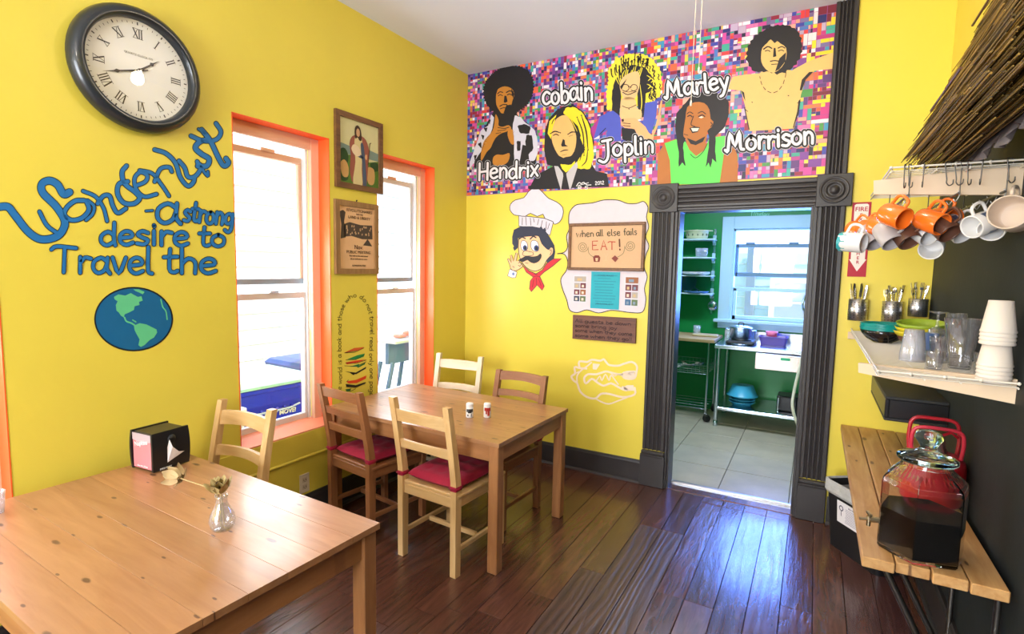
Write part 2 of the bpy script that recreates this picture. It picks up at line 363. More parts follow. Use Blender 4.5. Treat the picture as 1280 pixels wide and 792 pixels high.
# stroke font: baseline y=0, x-height .6, ascender 1, descender -.35 : glyph = (width, strokes)
G = {
 'a': (.58, [[(.45,.48),(.28,.6),(.08,.45),(.06,.18),(.2,.02),(.38,.12),(.46,.35)], [(.48,.6),(.46,.2),(.56,.0)]]),
 'b': (.55, [[(.1,1),(.1,.02)], [(.1,.4),(.28,.6),(.47,.42),(.45,.12),(.25,0),(.1,.12)]]),
 'c': (.5, [[(.45,.5),(.28,.6),(.08,.42),(.08,.15),(.25,0),(.45,.1)]]),
 'd': (.58, [[(.47,1),(.46,.3),(.5,0)], [(.45,.45),(.28,.6),(.08,.42),(.08,.14),(.25,0),(.45,.15)]]),
 'e': (.52, [[(.08,.3),(.42,.36),(.4,.54),(.24,.6),(.08,.44),(.08,.15),(.25,0),(.46,.1)]]),
 'f': (.42, [[(.42,.92),(.3,1),(.2,.85),(.2,0)], [(.05,.58),(.38,.58)]]),
 'g': (.55, [[(.45,.48),(.28,.6),(.08,.45),(.1,.15),(.28,.08),(.45,.2)], [(.47,.6),(.47,-.15),(.3,-.35),(.1,-.25)]]),
 'h': (.56, [[(.1,1),(.1,0)], [(.1,.38),(.28,.6),(.46,.45),(.46,0)]]),
 'i': (.25, [[(.12,.6),(.12,0)], [(.12,.85),(.13,.8)]]),
 'j': (.3, [[(.2,.6),(.2,-.2),(.05,-.35)], [(.2,.85),(.21,.8)]]),
 'k': (.52, [[(.1,1),(.1,0)], [(.42,.6),(.12,.28),(.45,0)]]),
 'l': (.26, [[(.1,1),(.1,.12),(.22,0)]]),
 'm': (.8, [[(.08,.6),(.08,0)], [(.08,.42),(.24,.6),(.38,.42),(.38,0)], [(.38,.42),(.56,.6),(.7,.42),(.7,0)]]),
 'n': (.56, [[(.1,.6),(.1,0)], [(.1,.4),(.28,.6),(.46,.42),(.46,0)]]),
 'o': (.55, [[(.27,.6),(.08,.44),(.08,.15),(.27,0),(.46,.15),(.46,.44),(.27,.6)]]),
 'p': (.55, [[(.1,.6),(.1,-.35)], [(.1,.4),(.28,.6),(.47,.42),(.45,.12),(.25,0),(.1,.12)]]),
 'q': (.55, [[(.45,.48),(.28,.6),(.08,.45),(.1,.12),(.28,.02),(.45,.15)], [(.47,.6),(.47,-.35)]]),
 'r': (.44, [[(.1,.6),(.1,0)], [(.1,.36),(.24,.58),(.42,.54)]]),
 's': (.46, [[(.4,.52),(.22,.6),(.08,.46),(.22,.32),(.4,.2),(.28,.02),(.06,.06)]]),
 't': (.42, [[(.2,.95),(.18,.15),(.3,0),(.4,.06)], [(.03,.62),(.4,.64)]]),
 'u': (.56, [[(.08,.6),(.1,.12),(.26,0),(.44,.15),(.46,.6)], [(.46,.3),(.52,0)]]),
 'v': (.5, [[(.05,.6),(.24,0),(.45,.6)]]),
 'w': (.74, [[(.05,.6),(.18,0),(.36,.5),(.5,0),(.68,.6)]]),
 'x': (.5, [[(.06,.6),(.44,0)], [(.44,.6),(.06,0)]]),
 'y': (.52, [[(.06,.6),(.25,.08)], [(.46,.6),(.2,-.2),(.04,-.33)]]),
 'z': (.5, [[(.06,.58),(.42,.58),(.08,.02),(.45,.02)]]),
 'A': (.7, [[(.05,0),(.32,1),(.6,0)], [(.15,.38),(.5,.38)]]),
 'C': (.65, [[(.58,.8),(.35,1),(.08,.7),(.08,.28),(.32,0),(.58,.15)]]),
 'E': (.6, [[(.52,.95),(.12,.95),(.1,.05),(.55,.05)], [(.1,.5),(.42,.52)]]),
 'H': (.68, [[(.1,1),(.1,0)], [(.56,1),(.56,0)], [(.1,.48),(.56,.52)]]),
 'I': (.3, [[(.12,1),(.12,0)]]),
 'J': (.6, [[(.1,.95),(.55,1)], [(.38,.98),(.38,.1),(.18,-.2),(-.08,-.08)]]),
 'L': (.55, [[(.1,1),(.1,0),(.5,0)]]),
 'M': (.85, [[(-.1,.05),(.02,0),(.14,.9),(.36,.2),(.58,.95),(.62,.1),(.76,.0)]]),
 'T': (.65, [[(-.12,.86),(.05,.98),(.62,.92)], [(.28,.95),(.26,.0)]]),
 'N': (.68, [[(.1,0),(.1,1),(.56,0),(.56,1)]]), 'O': (.7, [[(.33,1),(.08,.7),(.08,.28),(.33,0),(.6,.28),(.6,.7),(.33,1)]]),
 'R': (.62, [[(.1,0),(.1,1),(.45,.9),(.45,.6),(.1,.5),(.52,0)]]), 'S': (.58, [[(.5,.85),(.28,1),(.1,.78),(.45,.3),(.28,0),(.06,.14)]]),
 'V': (.62, [[(.05,1),(.3,0),(.56,1)]]), 'P': (.58, [[(.1,0),(.1,1),(.48,.88),(.45,.55),(.1,.48)]]),
 'U': (.65, [[(.1,1),(.1,.2),(.32,0),(.55,.2),(.55,1)]]), 'D': (.66, [[(.1,0),(.1,1),(.5,.8),(.55,.3),(.1,0)]]),
 'W': (.9, [[(.04,1),(.22,0),(.42,.7),(.62,0),(.82,1)]]), 'B': (.6, [[(.1,0),(.1,1),(.42,.88),(.12,.54),(.5,.3),(.1,0)]]),
 'X': (.6, [[(.06,1),(.52,0)], [(.52,1),(.06,0)]]), 'G': (.66, [[(.56,.85),(.32,1),(.08,.6),(.2,.05),(.55,.1),(.55,.45),(.35,.45)]]),
 '!': (.25, [[(.12,1),(.12,.35)], [(.12,.1),(.13,.03)]]), '-': (.45, [[(.06,.35),(.38,.37)]]), '.': (.2, [[(.1,.05),(.11,0)]]),
 '2': (.55, [[(.08,.8),(.28,1),(.45,.75),(.08,.02),(.5,.02)]]), '0': (.55, [[(.27,1),(.08,.6),(.1,.2),(.27,0),(.46,.3),(.44,.8),(.27,1)]]),
 '1': (.3, [[(.05,.8),(.16,1),(.16,0)]]), '3': (.52, [[(.08,.9),(.4,.9),(.2,.55),(.44,.3),(.2,0),(.05,.1)]]), ' ': (.32, []),
}
def text_width(t): return sum(G.get(ch, G[' '])[0] for ch in t)
def write(cv, mbs, t, p0, p1, h, lean=0, sm=3, wob=0):
    """hand lettering along the straight line p0-p1; mbs: [(mesh, stroke width, layer), ...]"""
    a = Vector((*p0, 0)); b = Vector((*p1, 0)); d = b-a; L = d.length; d.normalize()
    up = Vector((d.y, -d.x, 0)); sx = L/text_width(t); x = 0; rr = random.Random(len(t)*7+int(L))
    for ch in t:
        wd, ss = G.get(ch, G[' ']); dy = rr.uniform(-wob, wob)*h
        for st in ss:
            pts = [tuple((a + d*((x+u)*sx + lean*v*h) + up*(v*h+dy)).xy) for u, v in st]
            for mb, wth, lay in mbs: cv.line(mb, pts, wth, lay, sm)
        x += wd
def write_path(cv, mb, t, path, h, wth, lay=2):
    """hand lettering that follows a curved path"""
    P = smooth(path, 8); seg = [0]
    for i in range(1, len(P)): seg.append(seg[-1]+(P[i]-P[i-1]).length)
    sx = seg[-1]/text_width(t); x = 0
    def pos(s_):
        s_ = max(0, min(seg[-1]-1e-4, s_)); i = 0
        while seg[i+1] < s_: i += 1
        k = (s_-seg[i])/(seg[i+1]-seg[i]); return P[i].lerp(P[i+1], k), (P[i+1]-P[i]).normalized()
    for ch in t:
        wd, ss = G.get(ch, G[' '])
        c0, d = pos((x+wd/2)*sx); up = Vector((d.y, -d.x, 0))
        for st in ss:
            cv.line(mb, [tuple((c0 + d*((u-wd/2)*sx) + up*(v*h)).xy) for u, v in st], wth, lay, 2)
        x += wd
def print_text(s, size, M4, m, name='lettering', parent=None, align='CENTER', ext=.0004, bold=.0):
    """printed lettering as a thin mesh; local x right, y up"""
    cu = bpy.data.curves.new(name, 'FONT'); cu.body = s; cu.size = size; cu.align_x = align; cu.align_y = 'CENTER'; cu.extrude = ext; cu.offset = bold; cu.resolution_u = 2
    t = bpy.data.objects.new('tmp', cu); C.objects.link(t)
    dg = bpy.context.evaluated_depsgraph_get(); me = bpy.data.meshes.new_from_object(t.evaluated_get(dg))
    bpy.data.objects.remove(t); bpy.data.curves.remove(cu)
    me.transform(M4); me.materials.clear(); me.materials.append(m); me.name = name
    o = bpy.data.objects.new(name, me); C.objects.link(o); o.parent = parent
    return o
def frame_m(o, x, y):
    x = Vector(x).normalized(); y = Vector(y).normalized(); z = x.cross(y)
    m = Matrix((x, y, z)).transposed().to_4x4(); m.translation = Vector(o); return m

# ================================================================ THE SETTING
W, H, YB = 3.223, 3.182, -6.6
WZ0, WZ1 = .568, 2.343
WINS = [(-3.70, -3.06), (-2.12, -1.49), (-1.082, -.445)]
mb = MB(); prev = YB
for a, b in WINS:
    mb.bx(-.2, 0, prev, a, -.02, H); mb.bx(-.2, 0, a, b, -.02, WZ0); mb.bx(-.2, 0, a, b, WZ1, H); prev = b
mb.bx(-.2, 0, prev, .13, -.02, H)
wall_left = mb.build('wall_left', m_yel, kind='structure')
mb = MB(); mb.bx(0, 1.777, 0, .13, -.02, H); mb.bx(2.612, W+.2, 0, .13, -.02, H); mb.bx(1.777, 2.612, 0, .13, 2.005, H)
wall_back = mb.build('wall_back', m_yel2, kind='structure')
mb = MB(); mb.bx(W, W+.2, YB, 0, -.02, 2.36); mb.cm = 1; mb.bx(W, W+.2, YB, 0, 2.36, H); mb.build('wall_right', [m_blackwall, m_yel2], kind='structure')
mb = MB(); mb.bx(-.2, .5, YB-.15, YB, -.02, H); mb.bx(2.2, W+.2, YB-.15, YB, -.02, H); mb.bx(.5, 2.2, YB-.15, YB, -.02, .65); mb.bx(.5, 2.2, YB-.15, YB, 2.55, H)
mb.build('wall_front', m_yel, kind='structure')
mb = MB(); mb.bx(-.2, W+.2, YB-.15, .13, H, H+.15); mb.build('ceiling', m_ceil, kind='structure')
mb = MB(); mb.bx(.5, 2.2, YB-.10, YB-.05, .65, .72); mb.bx(.5, 2.2, YB-.10, YB-.05, 2.48, 2.55)
for x in (.53, 1.35, 2.17): mb.bx(x-.03, x+.03, YB-.10, YB-.05, .72, 2.48)
wf = mb.build('window_5', m_peach, kind='structure'); MB().bx(.5, 2.2, YB-.08, YB-.075, .65, 2.55).build('pane', m_pane, wf)  # unseen window, added so fill light can come in from behind

# floorboards
floor = MB().bx(0, W, YB, .0, -.06, -.021).build('floor', m_sub, kind='structure')
random.seed(3)
pw = .135; cache = {}
def plank(x, y0, y1, m, w_=pw):
    L_ = round(y1-y0, 3); k = (L_, m.name, round(w_, 3))
    if k not in cache:
        b_ = MB().box((0, 0, -.01), (w_-.0022, L_-.002, .02), .0014); o = b_.build('floorboard', m, floor); cache[k] = o.data
    else:
        o = bpy.data.objects.new('floorboard', cache[k]); C.objects.link(o); o.parent = floor
    o.location = (x, (y0+y1)/2, random.uniform(-.0007, .0007)); o.rotation_euler = (0, R(random.uniform(-.25, .25)), 0)
for i in range(-18, 8):
    x = 2.32 + pw*i - pw/2
    x0, x1 = max(.002, x-pw/2), min(W-.002, x+pw/2)
    if x1-x0 < .03: continue
    xc = (x0+x1)/2; ww = x1-x0
    cuts = [-.0]; mats = []
    if 1.59 < x < 1.75: cuts += [-1.30, -2.95]; mats = [m_plank, m_plankw]
    elif 1.75 < x < 2.04: cuts += [-.65, -2.7]; mats = [m_plank, m_plankw]
    elif 2.04 < x < 2.33: cuts += [-.11, -1.30]; mats = [m_plankb, m_plankb]
    elif 2.33 < x < 2.65: cuts += [-.11, -1.62]; mats = [m_plankb, m_plankb]
    y = cuts[-1]
    while y > YB+.05:
        n_ = max(YB, y - random.uniform(1.1, 2.6))
        if n_ < YB+.4: n_ = YB
        cuts.append(n_); y = n_
    for j in range(len(cuts)-1):
        m = mats[j] if j < len(mats) else (m_plankb if x > 1.7 and random.random() < .5 else m_plank)
        plank(xc, cuts[j+1], cuts[j], m, ww)
MB().bx(1.777, 2.612, -.004, .13, -.03, .004, .002).build('trim_1', m_plankb, kind='structure')
MB().bx(1.777, 2.612, .118, .145, -.03, .018, .004).build('trim_2', m_steel, kind='structure')

# baseboards
def base_run(name, p, q, nrm):
    """charcoal baseboard with a cap and a quarter round, from p to q on the floor, facing nrm"""
    p = Vector((*p, 0)); q = Vector((*q, 0)); n = Vector((*nrm, 0)); L_ = (q-p).length; d = (q-p).normalized()
    prof = [(0,0),(.034,0),(.033,.008),(.026,.018),(.018,.020),(.018,.150),(.014,.160),(.012,.172),(0,.172)]
    f = lambda u, v, h: p + d*h + n*u + Vector((0,0,v))
    return MB().prism(prof, 0, L_, f).build(name, m_trim, kind='structure')
base_run('baseboard_left', (0, YB), (0, 0), (1, 0)); base_run('baseboard_back', (.02, 0), (1.60, 0), (0, -1))
base_run('baseboard_back', (2.79, 0), (W, 0), (0, -1)); base_run('baseboard_right', (W, YB), (W, -.02), (-1, 0))
# rail under the windows on the left wall
MB().bx(0, .018, YB, -.03, .40, .418, .006).build('trim_3', m_yel, kind='structure')
MB().bx(0, .006, YB, -.03, .418, .56, .002).build('trim_4', m_yel, kind='structure')

# ---- door casing: fluted boards, rosette blocks, plinths
def flute_profile(w_, t=.024):
    pts = [(0, 0), (0, t*.8), (.006, t)]
    n = 4; g = (w_-.04)/n
    for i in range(n):
        a = .02+i*g
        pts += [(a, t), (a+.003, t-.009), (a+g*.5, t-.013), (a+g-.009, t-.009), (a+g-.006, t)]
    pts += [(w_-.006, t), (w_, t*.8), (w_, 0)]
    return pts
door = MB().bx(1.777, 1.797, -.002, .135, .0, 2.005).bx(2.592, 2.612, -.002, .135, 0, 2.005).bx(1.797, 2.592, -.002, .135, 1.985, 2.005).build('door_1', m_trim, kind='structure')
def fl_v(x0, x1, z0, z1, nm='fluted_casing', par=door):
    p = flute_profile(x1-x0); return MB().prism(p, z0, z1, lambda u, v, h: (x0+u, -v, h)).build(nm, m_trim, par)
def fl_h(x0, x1, z0, z1):
    p = flute_profile(z1-z0); return MB().prism(p, x0, x1, lambda u, v, h: (h, -v, z0+u)).build('fluted_header', m_trim, door)
fl_v(1.605, 1.765, .27, 2.005); fl_v(2.628, 2.775, .27, 2.005); fl_h(1.765, 2.628, 2.01, 2.168)
# dark stop moulding round the opening
mb = MB(); mb.bx(1.765, 1.785, -.018, 0, 0, 2.01, .003).bx(2.606, 2.628, -.018, 0, 0, 2.01, .003).bx(1.765, 2.628, -.018, 0, 1.995, 2.012, .003); mb.build('stop_moulding', m_trim, door)
for xc, ww in ((1.683, .196), (2.708, .19)):
    bl = MB().bx(xc-ww/2, xc+ww/2, -.034, 0, 1.985, 2.180, .003).build('corner_block', m_trim, door)
    T = Matrix.Translation((xc, -.033, 2.083)) @ Matrix.Rotation(pi/2, 4, 'X')
    MB().lathe([(.078,0),(.080,.006),(.073,.010),(.066,.002),(.058,.001),(.052,.009),(.044,.011),(.038,.003),(.028,.001),(.022,.010),(.012,.015),(.0001,.016)], n=40, Mx=T).build('rosette', m_trim, bl)
for x0, x1 in ((1.592, 1.772), (2.620, 2.783)):
    pl = MB().bx(x0, x1, -.036, 0, 0, .225, .003).bx(x0+.003, x1-.003, -.040, 0, .225, .238, .003).bx(x0+.006, x1-.006, -.033, 0, .238, .262, .006).build('plinth_block', m_trim, door)
# fluted strip above the casing at the right end of the mural
fl_v(2.652, 2.768, 2.18, H, 'trim_5', None)['kind'] = 'structure'

# ---- windows in the left wall
def window(name, y0, y1, full=True):
    d = -.09
    mb = MB(); t = .004
    mb.bx(d, .0015, y1-t, y1+.0, WZ0, WZ1); mb.bx(d, .0015, y0, y0+t, WZ0, WZ1); mb.bx(d, .0015, y0, y1, WZ1-t, WZ1)
    root = mb.build(name, m_orange, kind='structure')
    cw = .062
    mb = MB(); mb.bx(d-.03, d, y0, y0+cw, WZ0, WZ1, .003).bx(d-.03, d, y1-cw, y1, WZ0, WZ1, .003).bx(d-.03, d, y0+cw, y1-cw, WZ1-.072, WZ1, .003)
    mb.build('casing', m_peach, root)
    # sloping sill with a front lip
    MB().prism([(d-.05, WZ0+.035), (d-.0, WZ0+.028), (.004, WZ0-.0), (.004, WZ0-.012), (d-.05, WZ0-.012)], y0+.001, y1-.001, lambda u, v, h: (u, h, v)).build('sill', m_salmon, root)
    a, b = y0+cw, y1-cw; x1 = d-.03
    mb = MB(); mb.bx(x1-.07, x1, a, a+.018, WZ0+.03, WZ1-.07, .002).bx(x1-.07, x1, b-.018, b, WZ0+.03, WZ1-.07, .002); mb.build('sash_track', m_white, root)
    us = MB(); xu = x1-.045
    us.bx(xu-.02, xu+.01, a+.018, b-.018, 2.185, 2.222, .003).bx(xu-.02, xu+.01, a+.018, b-.018, 1.452, 1.488, .003)
    us.bx(xu-.02, xu+.01, a+.018, a+.040, 1.488, 2.185, .003).bx(xu-.02, xu+.01, b-.040, b-.018, 1.488, 2.185, .003)
    us = us.build('upper_sash', m_peach if name != 'window_2' else m_white, root)
    MB().bx(xu-.007, xu-.004, a+.04, b-.04, 1.488, 2.185).build('pane', m_pane, us)
    MB().bx(xu-.018, xu+.012, a+.018, b-.018, 1.452, 1.487, .003).build('meeting_rail', mat('blue_grey_rail', (.34,.42,.50), .5), us)
    mb = MB().bx(xu+.01, xu+.022, (a+b)/2-.045, (a+b)/2+.045, 2.214, 2.236, .004); lab(mb.build('sash_handle', m_peach, us), 'small curved handle on the top rail')
    ls = MB(); xl = x1-.012
    ls.bx(xl-.03, xl, a+.018, b-.018, 1.366, 1.404, .003).bx(xl-.03, xl, a+.018, b-.018, WZ0+.03, WZ0+.068, .003)
    ls.bx(xl-.03, xl, a+.018, a+.036, WZ0+.06, 1.37, .003).bx(xl-.03, xl, b-.036, b-.018, WZ0+.06, 1.37, .003)
    ls = ls.build('lower_sash', m_white, root)
    MB().bx(xl-.018, xl-.015, a+.036, b-.036, WZ0+.068, 1.366).build('pane', m_pane, ls)
    mb = MB().bx(xl-.005, xl+.02, (a+b)/2-.03, (a+b)/2+.03, 1.404, 1.416, .003); mb.build('sash_lock', m_steel, ls)
    return root
for i, (a, b) in enumerate(WINS): window('window_%d' % (3 if i == 0 else i), a, b)

# ---- kitchen shell
KX0, KX1, KY, KH, KF = .3, 3.7, 2.5, 2.62, .012
kw = (1.835, 2.80, 1.055, 2.045)
MB().bx(KX0-.1, KX0, .13, KY, -.02, KH).build('wall_kitchen_left', m_green, kind='structure')
MB().bx(KX1, KX1+.1, .13, KY, -.02, KH).build('wall_kitchen_right', m_green, kind='structure')
mb = MB().bx(KX0-.1, kw[0], KY, KY+.12, -.02, KH).bx(kw[1], KX1+.1, KY, KY+.12, -.02, KH).bx(kw[0], kw[1], KY, KY+.12, -.02, kw[2]).bx(kw[0], kw[1], KY, KY+.12, kw[3], KH)
mb.build('wall_kitchen_back', m_green, kind='structure')
MB().bx(KX0-.1, KX1+.1, .13, KY+.12, KH, KH+.1).build('ceiling', m_ceil, kind='structure')
MB().bx(KX0, 1.777, .132, .14, 0, KH).bx(2.612, KX1, .132, .14, 0, KH).bx(1.777, 2.612, .132, .14, 2.005, KH).build('wall_kitchen_front', m_green, kind='structure')
kfl = MB().bx(KX0, KX1, .13, KY, -.05, .004).build('floor', m_grout, kind='structure')
ts = .455; tm = None
for i in range(8):
    for j in range(6):
        x0 = KX0+i*ts; y0 = .145+j*ts; x1 = min(x0+ts, KX1); y1 = min(y0+ts, KY)
        if x1-x0 < .05 or y1-y0 < .05: continue
        MB().box((0,0,0), (x1-x0-.006, y1-y0-.006, .012), .0015).build('floor_tile', m_tile, kfl, loc=((x0+x1)/2, (y0+y1)/2, .006+random.uniform(-.0004,.0004)))
# kitchen window
kx0, kx1, kz0, kz1 = kw
kwn = MB().bx(kx0-.122, kx0+.0, KY-.022, KY, kz0-.03, kz1+.135, .004).bx(kx1, kx1+.12, KY-.022, KY, kz0-.03, kz1+.135, .004).bx(kx0, kx1, KY-.022, KY, kz1, kz1+.135, .004)
kwn.bx(kx0, kx0+.02, KY, KY+.1, kz0, kz1).bx(kx1-.02, kx1, KY, KY+.1, kz0, kz1).bx(kx0, kx1, KY, KY+.1, kz1-.02, kz1)
kwn = kwn.build('window_4', m_pwhite, kind='structure')
MB().bx(kx0-.16, kx1+.15, KY-.07, KY+.08, kz0-.035, kz0, .006).bx(kx0-.12, kx1+.12, KY-.018, KY, kz0-.10, kz0-.035, .004).build('sill', m_pwhite, kwn)
m_sashb = mat('slate_blue_sash', (.16, .25, .30), .5)
us = MB().bx(kx0+.03, kx1-.03, KY+.06, KY+.09, 1.845, 1.885, .003).bx(kx0+.03, kx1-.03, KY+.06, KY+.09, 1.53, 1.575, .003).bx(kx0+.02, kx0+.05, KY+.06, KY+.09, 1.53, 1.885, .003).bx(kx1-.05, kx1-.02, KY+.06, KY+.09, 1.53, 1.885, .003).build('upper_sash', m_sashb, kwn)
MB().bx(kx0+.05, kx1-.05, KY+.072, KY+.075, 1.575, 1.845).build('pane', m_pane, us)
for x in (2.0, 2.42): MB().box((x, KY+.055, 1.892), (.09, .02, .02), .005).build('sash_handle', m_sashb, us)
ls = MB().bx(kx0+.02, kx1-.02, KY+.025, KY+.055, 1.372, 1.412, .003).bx(kx0+.02, kx1-.02, KY+.025, KY+.055, kz0, kz0+.045, .003).bx(kx0+.02, kx0+.055, KY+.025, KY+.055, kz0, 1.4, .003).bx(kx1-.055, kx1-.02, KY+.025, KY+.055, kz0, 1.4, .003).build('lower_sash', m_pwhite, kwn)
MB().bx(kx0+.055, kx1-.055, KY+.038, KY+.041, kz0+.045, 1.372).build('pane', m_pane, ls)

# ---- outside
MB().bx(-12, -.2, -9, 12, -.50, -.34).build('ground', m_concrete, kind='structure')
MB().bx(-.2, 12, 2.62, 12, -.50, -.34).build('ground', m_concrete, kind='structure')
nh = MB().bx(-2.9, -2.7, -8, 7, -.34, 4.2).build('neighbour_house', m_siding); tag(nh, 'white clapboard side wall of the house across the alley, seen through the left windows', 'house')
prof = [(0,0),(.018,.0),(.004,.16),(0,.16)]
b0 = None
for i in range(26):
    z = -.33+i*.17
    if b0 is None: b0 = MB().prism(prof, -8, 7, lambda u, v, h: (-2.7+u, h, v)).build('siding_board', m_siding, nh); o = b0
    else: o = b0.copy(); C.objects.link(o)
    o.location.z = z
nk = MB().bx(-1, 7, 5.2, 5.4, -.34, 1.95).build('neighbour_house', m_siding); tag(nk, 'low white house with a multi-pane window, seen through the kitchen window', 'house')
b0 = None
for i in range(13):
    z = -.33+i*.17
    if b0 is None: b0 = MB().prism(prof, -1, 7, lambda u, v, h: (h, 5.2-u, v)).build('siding_board', mat('pale_teal_siding', (.45,.62,.60), .6), nk); o = b0
    else: o = b0.copy(); C.objects.link(o)
    o.location.z = z
wn = MB().bx(2.05, 2.12, 5.10, 5.17, .5, 1.5).bx(3.0, 3.07, 5.10, 5.17, .5, 1.5).bx(2.12, 3.0, 5.10, 5.17, 1.43, 1.5).bx(2.12, 3.0, 5.12, 5.145, 1.12, 1.15).bx(2.53, 2.56, 5.125, 5.14, .5, 1.43).build('window', m_white, nk)
MB().bx(2.12, 3.0, 5.15, 5.16, .5, 1.43).build('pane', mat('grey_far_glass', (.45,.50,.52), .1), wn)
MB().bx(1.72, 1.84, 5.02, 5.17, -.34, 1.95).build('corner_post', mat('slate_post', (.20,.26,.30), .6), nk)

# ================================================================ FURNITURE
def make_table(label, group, L_, D_, loc, rz, hgt=.70, nb=7):
    t = thing('dining_table', label, 'table', loc, rz)
    bw = D_/nb; me = None
    for i in range(nb):
        if me is None: o = MB().box((0, 0, 0), (L_, bw-.0008, .022), .0005).build('tabletop_board', m_pine, t); me = o.data
        else: o = bpy.data.objects.new('tabletop_board', me); C.objects.link(o); o.parent = t
        o.location = (0, -D_/2+bw*(i+.5), hgt-.011)
    z0, z1 = hgt-.112, hgt-.022
    a = .006
    for sx in (-1, 1):
        for sy in (-1, 1):
            MB().box((0, 0, (hgt-.022)/2), (.058, .058, hgt-.022), .004).build('leg', m_pineL, t, loc=(sx*(L_/2-.029-.008), sy*(D_/2-.029-.008), 0))
    for sy in (-1, 1):
        MB().box((0, 0, 0), (L_-.13, .022, .088), .002).build('apron', m_pineA, t, loc=(0, sy*(D_/2-.030), z1-.044))
    for sx in (-1, 1):
        o = MB().box((0, 0, 0), (D_-.13, .022, .088), .002).build('apron', m_pineA, t, loc=(sx*(L_/2-.030), 0, z1-.044)); o.rotation_euler.z = pi/2
    return t
make_table('honey pine dining table in the foreground holding the napkin dispenser and flower vase', None, 1.265, .84, (.750, -2.935, 0), R(-1.8))
make_table('honey pine dining table in the corner with four chairs and two shakers on it', None, 1.265, .825, (.692, -1.185, 0), R(-1.2))

def cushion_mesh(w_, d_, t):
    n = 18; mb = MB(); vs = []; fs = []
    for side in (1, -1):
        for i in range(n+1):
            for j in range(n+1):
                u, v = -1+2*i/n, -1+2*j/n
                e = max(0, (1-abs(u)**5)*(1-abs(v)**5))**.42
                z = side*t/2*e
                if side > 0:
                    for cx_ in (-.5, 0, .5):
                        for cy_ in (-.5, 0, .5):
                            z -= .016*math.exp(-((u-cx_)**2+(v-cy_)**2)/.022)
                vs.append((u*w_/2*(1-.04*v*v), v*d_/2*(1-.04*u*u), z+t/2))
    k = (n+1)**2
    for s_ in (0, 1):
        for i in range(n):
            for j in range(n):
                q = [s_*k+i*(n+1)+j, s_*k+(i+1)*(n+1)+j, s_*k+(i+1)*(n+1)+j+1, s_*k+i*(n+1)+j+1]
                fs.append(q if s_ == 0 else q[::-1])
    return mb.add(vs, fs, True)
def make_chair(label, loc, rz, rails, mZ, mX, cushion, hgt=.895):
    """local: back at y=0, seat towards +y"""
    c = thing('dining_chair', label, 'chair', loc, rz, None)
    wd = .405; pw_ = .036
    def yback(z): return 0 if z < .46 else -.075*((z-.46)/(hgt-.46))**1.15
    for sx in (-1, 1):
        prof = [(-.020, 0), (.020, 0), (.023, .36), (.024, .44)]
        zs = [.50, .56, .64, .74, .82, hgt]
        prof += [(yback(z)+.024-(.006*(z-.44)/.44), z) for z in zs]
        prof += [(yback(z)-.018+.004*(z-.44)/.44, z) for z in zs[::-1]] + [(-.022, .44), (-.022, .36)]
        x = sx*(wd/2-pw_/2)
        MB().prism(prof, x-pw_/2, x+pw_/2, lambda u, v, h: (h, u, v)).build('rear_leg', mZ, c)
        MB().box((0, 0, .205), (.036, .036, .41), .003).build('front_leg', mZ, c, loc=(x, .40, 0))
        o = MB().box((0, 0, 0), (.36, .018, .026), .003).build('stretcher', mX, c, loc=(x, .20, .135)); o.rotation_euler.z = pi/2
        o = MB().box((0, 0, 0), (.37, .020, .055), .003).build('seat_rail', mX, c, loc=(x, .20, .385)); o.rotation_euler.z = pi/2
    o = MB().box((0, 0, 0), (wd-.07, .02, .026), .003).build('stretcher', mX, c, loc=(0, .20, .135))
    MB().box((0, 0, 0), (wd-.07, .020, .055), .003).build('seat_rail', mX, c, loc=(0, .405, .385))
    MB().box((0, 0, 0), (wd-.07, .020, .055), .003).build('seat_rail', mX, c, loc=(0, .0, .385))
    MB().box((0, .205, .421), (wd+.006, .425, .018), .004).build('seat', mX, c)
    for (z0, z1, arc) in rails:
        n = 12; vs = []; fs = []
        for i in range(n+1):
            u = -1+2*i/n; x = u*(wd/2-pw_+.002); yy = yback((z0+z1)/2) - .020*(1-u*u)
            za = z0 + arc*(1-u*u); zb = z1 + abs(arc)*.4*(1-u*u)
            ta, tb = yback(z0)-yback((z0+z1)/2), yback(z1)-yback((z0+z1)/2)
            vs += [(x, yy+ta-.008, za), (x, yy+tb-.008, zb), (x, yy+tb+.010, zb), (x, yy+ta+.010, za)]
        for i in range(n):
            for k in range(4): fs.append((4*i+k, 4*i+(k+1) % 4, 4*i+4+(k+1) % 4, 4*i+4+k))
        fs += [(0,1,2,3), (4*n+3,4*n+2,4*n+1,4*n)]
        MB().add(vs, fs).build('back_rail', mX, c)
    if cushion:
        cu = cushion_mesh(wd-.045, .40, .058).build('seat_cushion', m_cush, c, loc=(0, .205, .429))
        for sx in (-1, 1):
            x = sx*(wd/2-pw_/2)
            mb = MB().tube([(x+a*(pw_/2+.004), b_, .468) for a, b_ in ((-1,-.026),(1,-.026),(1,.028),(-1,.028))], .0045, 6, closed=True)
            mb.bx(x-pw_/2-.002, x+pw_/2+.002, -.025, .027, .452, .480, .004)
            mb.build('cushion_tie', m_cush, cu, loc=(0, -.205, -.429))
    return c
R2 = [(.765, .835, .012), (.615, .665, .012)]
R3 = [(.800, .862, .012), (.695, .740, .010), (.590, .640, .010)]
make_chair('pale pine chair with maroon cushion at the near side of the corner table', (.945, -1.700, 0), R(-4), R2, m_paleZ, m_paleX, True)
make_chair('brown stained chair with maroon cushion at the corner table, under the nearer window', (.318, -1.640, 0), R(-8), R3, m_brnZ, m_brnX, True, .875)
make_chair('whitened pine chair in the room corner, beyond the corner table', (.275, -.530, 0), pi+R(6), [(.790, .850, -.006), (.62, .67, .01)], m_whtZ, m_whtX, True, .895)
